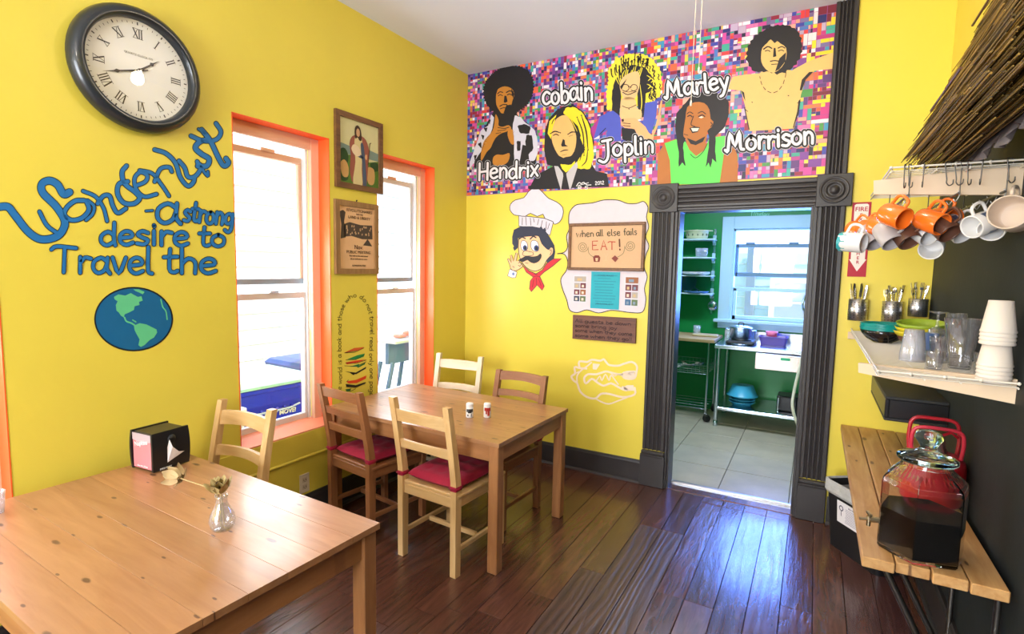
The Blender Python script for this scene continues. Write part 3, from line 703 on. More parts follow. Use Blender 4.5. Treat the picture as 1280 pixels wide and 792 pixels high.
make_chair('brown stained chair beyond the corner table in front of the painted chef', (.935, -.760, 0), pi-R(4), R3, m_brnZ, m_brnX, True, .868)
make_chair('bare pale pine chair pushed in at the window end of the foreground table', (.245, -2.315, 0), pi+R(2), R2, m_paleZ, m_paleX, False, .885)

# ---- clock
cc = Vector((0, -2.562, 2.398)); T = Matrix.Translation(cc) @ Matrix.Rotation(pi/2, 4, 'Y')   # local z -> +x
ck = thing('wall_clock', 'large round black wall clock with Roman numerals above the blue lettering', 'clock', cc)
Ti = Matrix.Rotation(pi/2, 4, 'Y')
MB().lathe([(.236,0),(.256,.010),(.262,.028),(.256,.052),(.240,.070),(.222,.076),(.213,.070),(.208,.056),(.2065,.036)], n=64, Mx=Ti).build('rim', m_clockr, ck)
def cp(a, r, x=.036):   # angle clockwise from 12, seen from inside the room (viewer's right is +y)
    return Vector((x, r*sin(a), r*cos(a)))
MB().disc(.209, .036, n=64, Mx=Ti).build('dial', mat('cream_clock_dial', (.86, .84, .78), .5, noise=.03), ck)
m_num = mat('dark_bronze_numeral', (.045, .032, .022), .5)
def seg3(mb, p, q, wd, nrm=Vector((1,0,0))):
    d = (q-p).normalized(); s_ = d.cross(nrm)*wd/2
    mb.add([p-s_, p+s_, q+s_, q-s_, ], [(0,1,2,3)])
ROM = {1:'I',2:'II',3:'III',4:'IIII',5:'V',6:'VI',7:'VII',8:'VIII',9:'IX',10:'X',11:'XI',12:'XII'}
for h_, s_ in ROM.items():
    a = h_*pi/6; mb = MB(); ro = cp(a, 1, 0); tg = Vector((0, cos(a), -sin(a)))
    wds = {'I': .0095, 'V': .019, 'X': .020}; tw = sum(wds[c_] for c_ in s_); x = -tw/2
    base = Vector((.0368, 0, 0))
    for c_ in s_:
        w_ = wds[c_]; l = x+.001; rgt = x+w_-.001; m_ = x+w_/2; r0_, r1_ = .132, .172
        if c_ == 'I': seg3(mb, base+ro*r0_+tg*m_, base+ro*r1_+tg*m_, .0042)
        if c_ == 'V': seg3(mb, base+ro*r1_+tg*l, base+ro*r0_+tg*m_, .0050); seg3(mb, base+ro*r1_+tg*rgt, base+ro*r0_+tg*m_, .0022)
        if c_ == 'X': seg3(mb, base+ro*r1_+tg*l, base+ro*r0_+tg*rgt, .0050); seg3(mb, base+ro*r1_+tg*rgt, base+ro*r0_+tg*l, .0022)
        x += w_
    for rr in (.132, .172): seg3(mb, base+ro*rr-tg*(tw/2+.001), base+ro*rr+tg*(tw/2+.001), .0016)
    mb.build('numeral', m_num, ck)
mb = MB()
for i in range(60):
    a = i*pi/30; seg3(mb, cp(a, .188, .0368), cp(a, .196 if i % 5 else .200, .0368), .0022 if i % 5 else .005)
o = mb.build('minute_track', m_num, ck)
def hand(nm, a, L_, w_, x):
    ro = cp(a, 1, 0); tg = Vector((0, cos(a), -sin(a))); b = Vector((x, 0, 0))
    pts = [b-ro*.035-tg*w_*.3, b+tg*w_*-.5, b+ro*L_*.55-tg*w_*.35, b+ro*L_*.62-tg*w_*.95, b+ro*L_*.70-tg*w_*.3, b+ro*L_, b+ro*L_*.70+tg*w_*.3, b+ro*L_*.62+tg*w_*.95, b+ro*L_*.55+tg*w_*.35, b+tg*w_*.5, b-ro*.035+tg*w_*.3]
    n = len(pts); MB().add(pts+[p+Vector((.0015,0,0)) for p in pts], [tuple(range(n)), tuple(range(n, 2*n))]+[(i,(i+1)%n,n+(i+1)%n,n+i) for i in range(n)]).build(nm, m_num, ck)
hand('minute_hand', 42*pi/30, .150, .008, .040); hand('hour_hand', (1.7)*pi/6, .105, .009, .038)
MB().lathe([(.008,.036),(.008,.043),(.0001,.045)], n=16, Mx=Ti).build('hand_hub', m_num, ck)
print_text('QUARTZ CLOCK CO', .012, frame_m((.0369, 0, .062), (0,1,0), (0,0,1)), mat('grey_dial_print', (.3,.28,.24)), 'dial_print', ck)
MB().lathe([(.207,.050),(.12,.056),(.0001,.058)], n=48, Mx=Ti).build('glass_cover', m_pane, ck)

# ---- framed pictures on the left wall
def framed(name, label, cat, y0, y1, z0, z1, m, tilt=0, fw_=.032, dep=.022):
    yc, zc = (y0+y1)/2, (z0+z1)/2; w_, h_ = (y1-y0)/2, (z1-z0)/2
    t = thing(name, label, cat, (0, yc, zc)); t.rotation_euler = (R(tilt), 0, 0)
    def tr(pts): return MB().prism(pts, .001, dep, lambda u, v, h: (h, u, v))
    for pts, nm in (([(-w_,h_),(w_,h_),(w_-fw_,h_-fw_),(-w_+fw_,h_-fw_)], 'frame_rail'), ([(-w_,-h_),(w_,-h_),(w_-fw_,-h_+fw_),(-w_+fw_,-h_+fw_)], 'frame_rail'),
                    ([(-w_,-h_),(-w_,h_),(-w_+fw_,h_-fw_),(-w_+fw_,-h_+fw_)], 'frame_stile'), ([(w_,-h_),(w_,h_),(w_-fw_,h_-fw_),(w_-fw_,-h_+fw_)], 'frame_stile')):
        tr(pts).build(nm, m, t)
    return t, w_-fw_, h_-fw_
m_frame = wood('carved_brown_frame', (.22,.10,.035), (.12,.05,.018), 1, .45, 12, 0, .1, .2)
m_frame2 = wood('rustic_tan_frame', (.36,.20,.075), (.24,.12,.04), 2, .55, 12, .4, .1, .3)
t, a, b = framed('framed_picture', 'framed print of a robed bearded shepherd with sheep, upper of the two between the windows', 'picture', -1.452, -1.040, 2.062, 2.532, m_frame, 0, .034)
class Flat:   # -1..1 square of a picture carried onto its surface (local to the parent)
    def __init__(s, w_, h_, x): s.w, s.h, s.x = w_, h_, x
    def p(s, u, v, lay=0): return Vector((s.x+.0004*lay, u*s.w, v*s.h))
    def poly(s, mb, pts, lay=1, sm=3):
        q = smooth(pts, sm, True) if sm else [Vector((*z, 0)) for z in pts]
        mb.add([s.p(z.x, z.y, lay) for z in q], [tuple(range(len(q)))]); return mb
fl = Flat(a, b, .008)
def fp(nm, col, polys, lay, par, F_, sm=3):
    if nm in ('painted_bushes', 'painted_sheep', 'photograph', 'painted_face', 'painted_crook', 'painted_sash') and len(polys) > 1:
        for q in polys: fp(nm, col, [q], lay, par, F_, sm)
        return
    mb = MB()
    for q in polys: F_.poly(mb, q, lay, sm)
    return mb.build(nm, paint(*col), par)
fp('print', (206,200,150), [[(-1,-1),(1,-1),(1,1),(-1,1)]], 0, t, fl, 0)
fp('painted_hills', (120,140,130), [[(-1,-.1),(-1,.22),(-.4,.16),(.2,.24),(1,.15),(1,-.1)]], 1, t, fl, 0)
fp('painted_meadow', (82,118,40), [[(-1,-1),(-1,-.05),(-.6,-.12),(0,-.05),(.5,-.2),(1,-.1),(1,-1)]], 2, t, fl, 0)
fp('painted_bushes', (40,72,30), [[(-1,-.3),(-.95,0),(-.7,.05),(-.55,-.2),(-.7,-.5)], [(.55,-.25),(.8,-.15),(1,-.2),(1,-.4),(.7,-.45)], [(-.95,-.75),(-.6,-.7),(-.6,-.9),(-.9,-.95)]], 3, t, fl)
fp('painted_sheep', (196,152,92), [[(-.95,-.45),(-.8,-.3),(-.65,-.35),(-.55,-.55),(-.6,-.8),(-.85,-.8)], [(.35,-.5),(.5,-.35),(.75,-.4),(.8,-.7),(.7,-.9),(.45,-.88)]], 4, t, fl)
fp('painted_robe', (150,84,66), [[(-.5,.25),(-.35,.5),(0,.58),(.32,.5),(.5,.15),(.45,-.3),(.35,-.95),(.15,-1),(-.1,-.5),(-.35,-.95),(-.5,-.6),(-.45,-.1)]], 5, t, fl)
fp('painted_tunic', (214,196,140), [[(-.22,.5),(.1,.52),(.14,.1),(.1,-.5),(.12,-1),(-.34,-.98),(-.22,-.3),(-.26,.1)]], 6, t, fl)
fp('painted_sash', (72,84,104), [[(.05,.3),(.2,.3),(.3,-.3),(.34,-.98),(.16,-1),(.14,-.4)], [(-.2,.0),(.15,-.05),(.15,-.14),(-.2,-.08)]], 7, t, fl)
fp('painted_lamb', (226,204,168), [[(-.42,.1),(-.3,.25),(-.05,.2),(.05,.0),(-.1,-.1),(-.3,-.05)]], 8, t, fl)
fp('painted_hair', (62,40,24), [[(-.24,.75),(-.1,.88),(.06,.76),(.1,.45),(-.02,.42),(-.1,.5),(-.22,.45)]], 8, t, fl)
fp('painted_face', (206,160,116), [[(-.16,.72),(-.08,.78),(0,.72),(0,.58),(-.08,.52),(-.16,.58)], [(.28,.0),(.38,.02),(.36,-.14),(.27,-.1)]], 9, t, fl)
fp('painted_crook', (80,56,30), [[(.52,.42),(.56,.44),(.44,-.3),(.41,-.3)], [(.50,.40),(.60,.46),(.60,.43),(.53,.38)]], 9, t, fl, 0)
t, a, b = framed('framed_poster', 'wood-framed sepia poster with old black photographs, lower of the two between the windows', 'picture', -1.462, -1.085, 1.518, 1.985, m_frame2, 0, .034)
fl = Flat(a, b, .008)
fp('paper', (222,178,132), [[(-1,-1),(1,-1),(1,1),(-1,1)]], 0, t, fl, 0)
fp('photograph', (74,62,54), [[(-.72,.42),(-.4,.5),(.2,.44),(.9,.46),(.92,.0),(.3,-.02),(-.3,.06),(-.7,.02)], [(-.96,.8),(-.75,.86),(-.62,.8),(-.7,.5),(-.62,.0),(-.9,-.05),(-.85,.4)], [(.35,-.22),(.5,-.1),(.62,.0),(.74,-.1),(.9,-.24)]], 1, t, fl, 0)
random.seed(5)
fp('photograph_highlights', (196,160,122), [[(x,y),(x+.07,y+.01),(x+.06,y+.07),(x+.01,y+.06)] for x, y in [(random.uniform(-.6,.8), random.uniform(.06,.36)) for _ in range(26)]], 2, t, fl, 0)
m_ink = paint(84, 62, 44)
for s_, z, sz in (('REVOLUTIONARIES', .88, .026), ('AND THE', .77, .014), ('LAND & LIBERTY', .66, .026), ('Nov.', -.30, .040), ('PUBLIC MEETING', -.46, .028), ('first hall on the main street', -.58, .015), ('all are welcome to come', -.68, .015), ('ADMISSION FREE', -.90, .016)):
    print_text(s_, sz, frame_m((.0096, (.15 if z > .6 else .1)*a, z*b), (0,1,0), (0,0,1)), m_ink, 'poster_lettering', t)
MB().tube([(.006, 0, .234), (.012, .0, .247), (.006, .0, .244)], .004, 6).build('hanging_hook', m_blackm, t)

# ---- outlet
t = thing('wall_outlet', 'cream double power outlet low on the left wall', 'outlet', (0, -1.715, .245))
MB().box((.003, 0, 0), (.006, .072, .118), .003).build('cover_plate', mat('cream_plastic', (.72,.64,.50), .4), t)
for z in (-.022, .022):
    s_ = MB().box((.0065, 0, z), (.003, .034, .030), .003).build('socket', mat('tan_plastic', (.60,.50,.36), .4), t)
    MB().bx(.008,.0085,-.009,-.006,z-.006,z+.006).bx(.008,.0085,.006,.009,z-.006,z+.006).bx(.008,.0085,-.002,.002,z-.012,z-.009).build('slot', m_black, s_)

# ---- things on the tables
t = thing('napkin_dispenser', 'black napkin dispenser with a pink side panel, on the foreground table by the wall', 'napkin dispenser', (.232, -2.640, .7005), R(5)); t.scale = (1.02, 1.02, 1.10)
def bow(u, s_): return s_*.010*(1-(2*u)**2)
for sx in (-1, 1):   # bowed black end plates facing +x and -x
    vs = []; n = 8
    for i in range(n+1):
        z = .004+.148*i/n; u = i/n-.5; x = sx*(.070+bow(u, .6)) ; 
        vs += [(x-sx*.010, -.076-bow(u,.3), z), (x, -.076-bow(u,.3), z), (x, .076+bow(u,.3), z), (x-sx*.010, .076+bow(u,.3), z)]
    fs = [(4*i+k, 4*i+(k+1)%4, 4*i+4+(k+1)%4, 4*i+4+k) for i in range(n) for k in range(4)]+[(0,1,2,3),(4*n,4*n+1,4*n+2,4*n+3)]
    MB().add(vs, fs).build('end_plate', m_black, t)
MB().box((0, 0, .078), (.124, .138, .142), .004).build('body', mat('dark_bronze_plastic', (.035,.028,.022), .35), t)
sp = MB().box((0, -.071, .076), (.120, .006, .134), .003).build('advertising_panel', mat('pink_panel_print', (.62,.20,.22), .25, noise=.15, nscale=6), t)
MB().prism([(-.060,.145),(.060,.145),(.060,.118),(.0,.108),(-.060,.118)], .0741, .0746, lambda u, v, h: (u, -h, v)).build('panel_top', mat('mauve_panel_print', (.42,.34,.36), .3), sp)
print_text('Napkins', .026, frame_m((-.005, -.0748, .108), (1,0,.2), (-.2,0,1)), m_white, 'lettering', sp)
print_text('take one please', .011, frame_m((0, -.0748, .020), (1,0,0), (0,0,1)), m_white, 'lettering', sp)
MB().lathe([(.0001,0),(.017,.0),(.017,.002),(.0001,.002)], n=20, Mx=Matrix.Translation((.0765, 0, .118)) @ Matrix.Rotation(pi/2,4,'Y')).box((.0775, 0, .085), (.002, .026, .07), .0).build('opening', m_blackm, t)
MB().add([(.0785,-.022,.030),(.080,.050,.056),(.083,.024,.062),(.086,-.003,.088),(.080,-.012,.118),(.0785,-.020,.09)], [(0,1,2),(0,2,3),(0,3,4),(0,4,5)]).build('napkin', m_paper, t)
print_text('EVERYDAY', .010, frame_m((.0795, -.03, .012), (0,1,0), (0,0,1)), m_white, 'lettering', t)

t = thing('bud_vase', 'small clear glass bulb vase on the foreground table, holding dried flowers', 'vase', (.985, -2.838, .7005)); t.scale = (1.12, 1.12, 1.12)
MB().lathe([(.0001,0),(.026,0),(.033,.010),(.036,.026),(.033,.044),(.024,.062),(.0165,.078),(.0155,.092),(.0185,.104),(.0175,.104),(.014,.092),(.0148,.078),(.022,.062),(.031,.044),(.034,.026),(.031,.011),(.024,.003),(.0001,.003)], n=28).build('glass_body', m_thin, t)
def flower(lb, base, mid, tip, k):
    t = thing('dried_flower', lb, 'flower', base)
    pts = [(Vector(q)-Vector(base)) for q in smooth([base, mid, tip], 6)]
    MB().tube(pts, .0022, 6).build('stem', mat('dry_stem', (.42,.30,.13), .7), t)
    tp = pts[-1]; d = (pts[-1]-pts[-4]).normalized(); q = d.to_track_quat('Z', 'Y').to_matrix().to_4x4(); q.translation = tp
    random.seed(k)
    me = None
    for i in range(16):
        a = i*2.4; rr = .004+.016*(i/16)
        if me is None:
            n = 5; vs = []; fs = []
            for u in range(n+1):
                s_ = u/n; w_ = .009*sin(pi*min(1, s_*.85+.12)); vs += [(-w_, .004*s_-.002*0, .030*s_), (0, .004*s_+.004*sin(pi*s_), .030*s_), (w_, .004*s_, .030*s_)]
            for u in range(n): fs += [(3*u,3*u+1,3*u+4,3*u+3), (3*u+1,3*u+2,3*u+5,3*u+4)]
            o = MB().add(vs, fs, True).build('petal', mat('dry_petal', (.55,.40,.20), .7, noise=.3, nscale=60) if k == 1 else mat('dry_petal_olive', (.40,.30,.12), .7, noise=.4, nscale=60), t); me = o.data
        else: o = bpy.data.objects.new('petal', me); C.objects.link(o); o.parent = t
        o.matrix_local = q @ Matrix.Scale(1.7, 4) @ Matrix.Rotation(a, 4, 'Z') @ Matrix.Translation((0, -rr*.5, -.004)) @ Matrix.Rotation(R(18+36*i/16), 4, 'X')
    MB().sphere(tp+d*.018, .014, 12, 8).build('flower_center', mat('dark_seed_head', (.07,.04,.02), .9, bump=.6, bscale=200) if k == 2 else mat('tan_seed_head', (.45,.32,.16), .9), t)
flower('pale dried flower drooping out to the left of the glass vase', (.978, -2.838, .707), (.960, -2.840, .815), (.800, -2.870, .845), 1)
flower('dark-centred dried flower standing upright above the glass vase mouth', (.993, -2.836, .707), (.988, -2.838, .79), (.984, -2.842, .832), 2)
t = thing('drinking_glass', 'small clear tumbler at the left edge of the foreground table', 'glass', at(-6, 641, 2, .7005))
MB().lathe([(.0001,0),(.024,0),(.030,.075),(.0285,.075),(.0225,.004),(.0001,.004)], n=20).build('glass_body', m_clearp, t)
def shaker(lb, px, py, col, sh):
    p_ = at(px, py, 2, .70); p_.z += .0005
    t = thing('seasoning_shaker', lb, 'shaker', p_, 0)
    MB().lathe([(.0001,0),(.020,0),(.0215,.003),(.0215,.062),(.0195,.066),(.0195,.068)], n=24).build('body', m_white, t)
    MB().lathe([(.0205,.066),(.0215,.068),(.0212,.080),(.018,.084),(.0001,.085)], n=24).build('lid', mat('white_lid', (.86,.84,.84), .3), t)
    b_ = MB(); n = 12
    for (a0, a1, z0, z1) in sh:
        vs = []
        for i in range(n+1):
            a = R(a0+(a1-a0)*i/n)-.95; vs += [(.0218*cos(a), .0218*sin(a), z0), (.0218*cos(a), .0218*sin(a), z1)]
        b_.add(vs, [(2*i,2*i+2,2*i+3,2*i+1) for i in range(n)], True)
    b_.build('printed_label', mat('label_print', col, .4), t)
shaker('white shaker with a black label, left of the two on the corner table', 587, 521, (.02,.02,.02), [(-60,60,.034,.052), (-40,-20,.010,.02), (20,30,.008,.024), (-30,30,.028,.036)])
shaker('white shaker with a red label, right of the two on the corner table', 609, 521, (.45,.03,.02), [(-55,55,.040,.060), (-30,-5,.022,.04), (0,35,.012,.040)])

# ================================================================ PAINTINGS AND SIGNS ON THE WALLS
def art(nm, col, cv, par, polys=(), lines=(), lay=1, sm=0, lw=4, taper=False, lsm=4, label=None, rough=.5):
    if nm in ('blue_jacket', 'vest', 'jacket', 'eye') and len(polys) > 1:
        return [art(nm, col, cv, par, [q], (), lay, sm, lw, taper, lsm, label, rough) for q in polys][0]
    mb = MB()
    for q in polys: cv.poly(mb, q, lay, sm)
    for q in lines:
        if isinstance(q[0], (int, float)): cv.line(mb, q[1], q[0], lay, lsm, taper=taper)
        else: cv.line(mb, q, lw, lay, lsm, taper=taper)
    o = mb.build(nm, paint(*col, rough), par)
    if label: lab(o, label)
    return o
BLUE, DK = (28, 112, 178), (18, 26, 36)
# ---- blue lettering on the left wall
cv = Canvas(0, 0.0006, 1, (0, 140), 2.556)
t = thing('wall_lettering', 'large blue hand-painted cursive phrase in four lines below the clock', 'lettering', (0, -2.65, 1.75)); WC.add(t.name)
WL = {
 'w': [(22, [(-6,303),(25,303),(48,330),(90,382),(130,406),(175,400),(200,378),(206,345),(178,300),(137,258),(134,230),(158,219),(184,232),(203,262),(222,256)]), (11, [(126,318),(150,362),(185,388)])],
 'a': [(13, [(268,282),(240,284),(214,304),(206,328),(228,345),(262,338),(284,312),(276,284)]), (9, [(280,282),(300,300),(296,325),(275,345)])],
 'n': [(10, [(265,252),(305,270),(330,305),(342,348)]), (12, [(312,292),(330,268),(350,268),(360,298),(376,322),(402,308)])],
 'd': [(13, [(404,172),(390,192),(398,228),(432,256),(446,275),(428,292),(396,290),(376,262),(380,230),(408,222)])],
 'e': [(11, [(432,236),(464,222),(470,202),(448,192),(430,212),(436,248),(462,270),(500,262)])],
 'r': [(10, [(446,186),(486,196),(516,232),(540,268)]), (11, [(494,222),(512,182),(540,176),(549,190)])],
 'l': [(12, [(494,120),(530,132),(560,162),(576,208),(600,236),(618,224),(622,206)])],
 'u': [(12, [(572,156),(590,178),(600,206),(622,206),(640,182),(630,158)]), (8, [(640,166),(650,188),(664,204),(664,190)])],
 's': [(15, [(668,88),(640,94),(624,114),(644,134),(668,150),(660,172),(632,172)])],
 't': [(12, [(610,76),(650,92),(690,88),(706,64),(690,36)]), (14, [(644,56),(672,92),(700,150),(716,172),(730,162),(722,148)]), (7, [(634,54),(660,72)])],
}
for k in 'wanderlust':
    m1, m2 = MB(), MB()
    for wd, q in WL[k]: cv.line(m1, q, wd+5, 1, 6); cv.line(m2, q, wd, 2, 6)
    o = m1.build('letter_outline', paint(*DK), t); m2.build('letter_fill', paint(*BLUE), o)
for s_, p0, p1, h, wd in (('-', (462,345), (492,345), 80, 6), ('a', (495,356), (580,356), 108, 12), ('strong', (584,346), (744,364), 62, 10), ('desire', (316,424), (606,424), 72, 11), ('to', (632,428), (722,432), 62, 10), ('Travel', (176,512), (490,516), 84, 11), ('the', (520,512), (696,512), 78, 11)):
    m1, m2 = MB(), MB(); write(cv, [(m1, wd+4.5, 3), (m2, wd, 4)], s_, p0, p1, h, wob=.04)
    o = m1.build('letter_outline', paint(*DK), t); m2.build('letter_fill', paint(*BLUE), o)
# ---- globe
t = thing('painted_globe', 'blue painted globe with green continents on the yellow wall', 'wall painting', (0, -2.6, 1.3)); WC.add(t.name)
mb = MB(); cv.ell(mb, 427, 661, 126, 103, 1, 48); mb.build('outline', paint(*DK), t)
mb = MB(); cv.ell(mb, 427, 661, 121, 98, 2, 48); o = mb.build('ocean', paint(14, 98, 146), t)
art('continent', (96,196,140), cv, o, [[(364,590),(378,582),(400,586),(418,578),(440,590),(452,588),(456,602),(444,606),(446,616),(430,620),(428,632),(412,640),(398,646),(396,656),(386,650),(380,640),(372,634),(370,616),(376,604),(366,598)]], lay=3)
art('continent', (96,196,140), cv, o, [[(426,566),(444,566),(462,574),(456,582),(444,576),(434,572)]], lay=3)
art('continent', (96,196,140), cv, o, [[(428,682),(446,674),(468,678),(500,694),(502,704),(492,720),(478,728),(462,744),(450,750),(442,744),(446,726),(436,708),(430,696)]], [(5, [(398,656),(404,668),(420,674),(432,682)])], lay=3)
art('continent', (96,196,140), cv, o, [], [(4, [(514,598),(520,622),(530,636),(534,662)]), (4, [(424,664),(434,670)])], lay=3)
# ---- arch quotation and stack of books between the windows
cv = Canvas(0, 0.0006, 1, (410, 350), 5.46)
t = thing('wall_quotation', 'black handwritten quotation arched over painted books between the two windows', 'lettering', (0, -1.25, 1.05)); WC.add(t.name)
mb = MB(); write_path(cv, mb, 'the world is a book and those who do not travel read only one page', [(100,792),(92,740),(96,640),(92,540),(90,440),(92,330),(96,240),(120,170),(165,122),(210,120),(245,150),(275,215),(288,300),(286,400),(282,500),(284,600),(286,700),(284,790)], 30, 3.6)
mb.build('handwriting', paint(30, 24, 18), t)
for k, (q, c_) in enumerate([([(110,495),(180,462),(250,456),(215,478),(150,490)], (214,92,40)), ([(130,540),(200,512),(252,500),(244,522),(196,540)], (20,140,70)), ([(118,562),(190,548),(262,540),(200,562),(130,574)], (216,60,34)), ([(150,590),(214,570),(210,590)], (24,140,80)), ([(115,622),(190,630),(262,590),(256,604),(192,642)], (40,46,40)), ([(150,632),(190,634),(175,648)], (24,24,24)),
         ([(125,690),(190,680),(262,650),(258,672),(196,702),(140,704)], (226,70,30)), ([(120,708),(190,716),(258,694),(250,708),(190,730),(125,726)], (24,24,24)), ([(118,745),(160,738),(150,758),(128,760)], (36,96,44)), ([(196,590),(256,560),(250,575),(205,598)], (60,120,60))]):
    art('painted_book', c_, cv, t, [q], lay=2)
art('book_edge', (30,24,18), cv, t, [], [[(112,496),(180,492),(246,462)], [(120,544),(190,542),(250,508)], [(120,566),(196,566),(262,544)], [(112,584),(190,588),(262,556)], [(122,728),(192,732),(260,700)], [(118,494),(196,480)], [(126,694),(140,680)], [(150,760),(190,740)]], lw=3, lay=3, lsm=0)

# ---- mosaic mural on the back wall
mural = thing('wall_mural', 'long mural of five painted portraits on a multicoloured mosaic, above the doorway', 'mural', (1.3, 0, 2.68)); WC.add(mural.name)
random.seed(11)
PAL = [(122,62,150),(178,62,140),(214,74,160),(230,118,180),(60,70,170),(34,38,110),(28,26,60),(74,120,200),(60,150,190),(60,170,150),(70,150,70),(236,226,236),(240,230,240),(246,170,150),(232,100,60),(220,60,60),(150,30,60),(240,210,80),(190,170,200),(120,110,160),(90,50,120),(210,120,70)]
mx0, mx1, mz0, mz1 = .004, 2.652, 2.186, 3.180
g = .0235; nx = int((mx1-mx0)/g); nz = int((mz1-mz0)/g); gx = (mx1-mx0)/nx; gz = (mz1-mz0)/nz
used = set(); vs = []; fs = []; cols = []
for i in range(nx):
    for j in range(nz):
        if (i, j) in used: continue
        big = i/nx > .55
        a, b = random.choice([(1,1)]*7+[(2,1),(1,2)] + ([(2,1),(1,1),(2,2),(1,2)] if big else []) + ([(4,1),(3,2),(1,3)] if i/nx > .93 else []))
        a = min(a, nx-i); b = min(b, nz-j)
        while any((i+p, j+q) in used for p in range(a) for q in range(b)): a, b = 1, 1
        for p in range(a):
            for q in range(b): used.add((i+p, j+q))
        subs = [(0,0,1,1)]
        if a*b == 1 and random.random() < .28: subs = [(0,0,.5,1),(.5,0,1,1)] if random.random() < .5 else [(0,0,1,.5),(0,.5,1,1)]
        for (u0,v0,u1,v1) in subs:
            e = .0010; jx = random.uniform(-.0012,.0012)
            X0, X1 = mx0+(i+u0*a)*gx+e+jx, mx0+(i+u1*a)*gx-e+jx; Z0, Z1 = mz0+(j+v0*b)*gz+e, mz0+(j+v1*b)*gz-e
            X0 = max(X0, mx0); X1 = min(X1, mx1)
            o_ = len(vs); vs += [(X0,-.0022,Z0),(X1,-.0022,Z0),(X1,-.0022,Z1),(X0,-.0022,Z1)]; fs.append((o_,o_+1,o_+2,o_+3))
            c_ = random.choice(PAL)
            if i/nx > .95 and random.random() < .5: c_ = random.choice([(240,214,40),(120,24,50),(196,50,130)])
            k_2 = random.uniform(.85, 1.05); cols.append([min(1, q*k_2) for q in srgb(*c_)])
MB().bx(mx0-.002, mx1, -.0016, 0, mz0-.004, H-.001).build('mural_ground', paint(150, 84, 150), mural)
me = bpy.data.meshes.new('mosaic'); me.from_pydata(vs, [], fs); me.materials.append(attr_mat('mosaic_paint', .45))
ca = me.color_attributes.new('paint', 'FLOAT_COLOR', 'CORNER')
for k, p in enumerate(me.polygons):
    for li in p.loop_indices: ca.data[li].color = (*cols[k], 1)
o = bpy.data.objects.new('mosaic', me); C.objects.link(o); o.parent = mural; o.matrix_parent_inverse = Matrix.Translation(-Vector(mural.location)); o['kind'] = 'stuff'; lab(o, 'mosaic of small painted squares in many colours')

def jag(pts, amp, n=3, seed=1, closed=True):
    """ragged edge: every side broken into n spikes"""
    rr = random.Random(seed); out = []; m = len(pts)
    cx_ = sum(p[0] for p in pts)/m; cy_ = sum(p[1] for p in pts)/m
    for i in range(m if closed else m-1):
        p, q = pts[i], pts[(i+1) % m]
        for k in range(n):
            u = k/n; x, y = p[0]+(q[0]-p[0])*u, p[1]+(q[1]-p[1])*u
            d = math.hypot(x-cx_, y-cy_) or 1; s_ = (amp if k % 2 else -amp*.3)*rr.uniform(.3, 1)
            out.append((x+(x-cx_)/d*s_, y+(y-cy_)/d*s_))
    return out
K = (26, 24, 30)
PL = .0026
# portrait 1
cv = Canvas(1, -PL, -1, (580, 80), 4.95)
P = art('portrait', K, cv, mural, [[(180,300),(320,300),(345,330),(400,370),(440,420),(452,560),(440,640),(100,650),(60,640),(70,560),(110,430),(150,350)]], lay=1, label='portrait of a man with a big round black afro and patterned jacket')
art('afro', K, cv, P, [jag([(190,48),(230,22),(290,10),(350,16),(400,42),(425,90),(431,150),(420,205),(390,252),(350,282),(322,305),(300,335),(240,335),(200,315),(170,280),(140,250),(124,200),(120,150),(140,100),(165,70)], 9, 6, 3)], lay=2)
art('jacket', (206,204,220), cv, P, [jag([(168,312),(186,330),(176,400),(130,500),(60,610),(36,650),(34,610),(60,540),(84,470),(104,410),(150,380)], 4, 3, 4), jag([(314,318),(345,326),(385,366),(430,400),(452,450),(457,545),(440,592),(404,604),(394,505),(362,500),(345,600),(312,602),(308,450),(300,400)], 4, 3, 5)], lay=3)
art('jacket_pattern', K, cv, P, [jag(q, 5, 3, 6) for q in ([(330,385),(370,370),(410,385),(405,430),(350,430)], [(385,440),(420,440),(430,520),(400,560),(380,500)], [(325,480),(350,475),(350,530),(330,540)], [(120,400),(145,390),(140,420)], [(85,500),(105,480),(110,520)], [(60,570),(80,560),(70,600)], [(105,440),(125,440),(120,470)], [(150,350),(165,340),(160,375)])], lay=4)
art('skin', (188,124,44), cv, P, [[(214,152),(250,138),(292,150),(312,185),(300,225),(292,255),(268,292),(236,306),(216,282),(200,250),(198,200),(204,172)], [(196,310),(214,345),(214,380),(240,388),(276,378),(292,400),(262,418),(232,428),(202,450),(182,480),(164,520),(140,545),(106,600),(108,530),(128,470),(176,412),(190,352)], [(278,402),(312,418),(312,490),(290,492),(270,440)], [(180,580),(204,560),(240,562),(282,552),(272,604),(230,628),(182,622)]], lay=3, sm=3)
art('features', K, cv, P, [[(250,196),(262,196),(270,232),(254,240),(246,236)], [(262,255),(292,250),(290,270),(262,300),(244,304)], [(292,150),(312,185),(304,210),(296,190)]], [(6, [(206,186),(222,172),(242,176)]), (7, [(262,176),(282,166),(304,172)]), (5, [(210,198),(224,190),(240,196)]), (6, [(266,192),(282,186),(300,194)]), (6, [(220,262),(244,250),(268,252)]), (5, [(222,278),(246,270),(262,274)]), (5, [(208,392),(250,398),(280,390)]), (4, [(206,412),(240,410),(262,404)]), (4, [(196,430),(230,424)])], lay=4)
def name_letters(cv, par, s_, p0, p1, h, wd):
    m1, m2, m3 = MB(), MB(), MB(); write(cv, [(m1, wd*3.0, 5), (m3, wd*2.65, 6), (m2, wd*1.15, 7)], s_, p0, p1, h, lean=.08, wob=.05)
    o = m1.build('name_lettering', paint(206, 204, 214), par); m3.build('letter_outline', paint(*K), o); m2.build('letter_fill', paint(232, 228, 234), o); return o
name_letters(cv, mural, 'Hendrix', (84,716), (462,694), 104, 12)
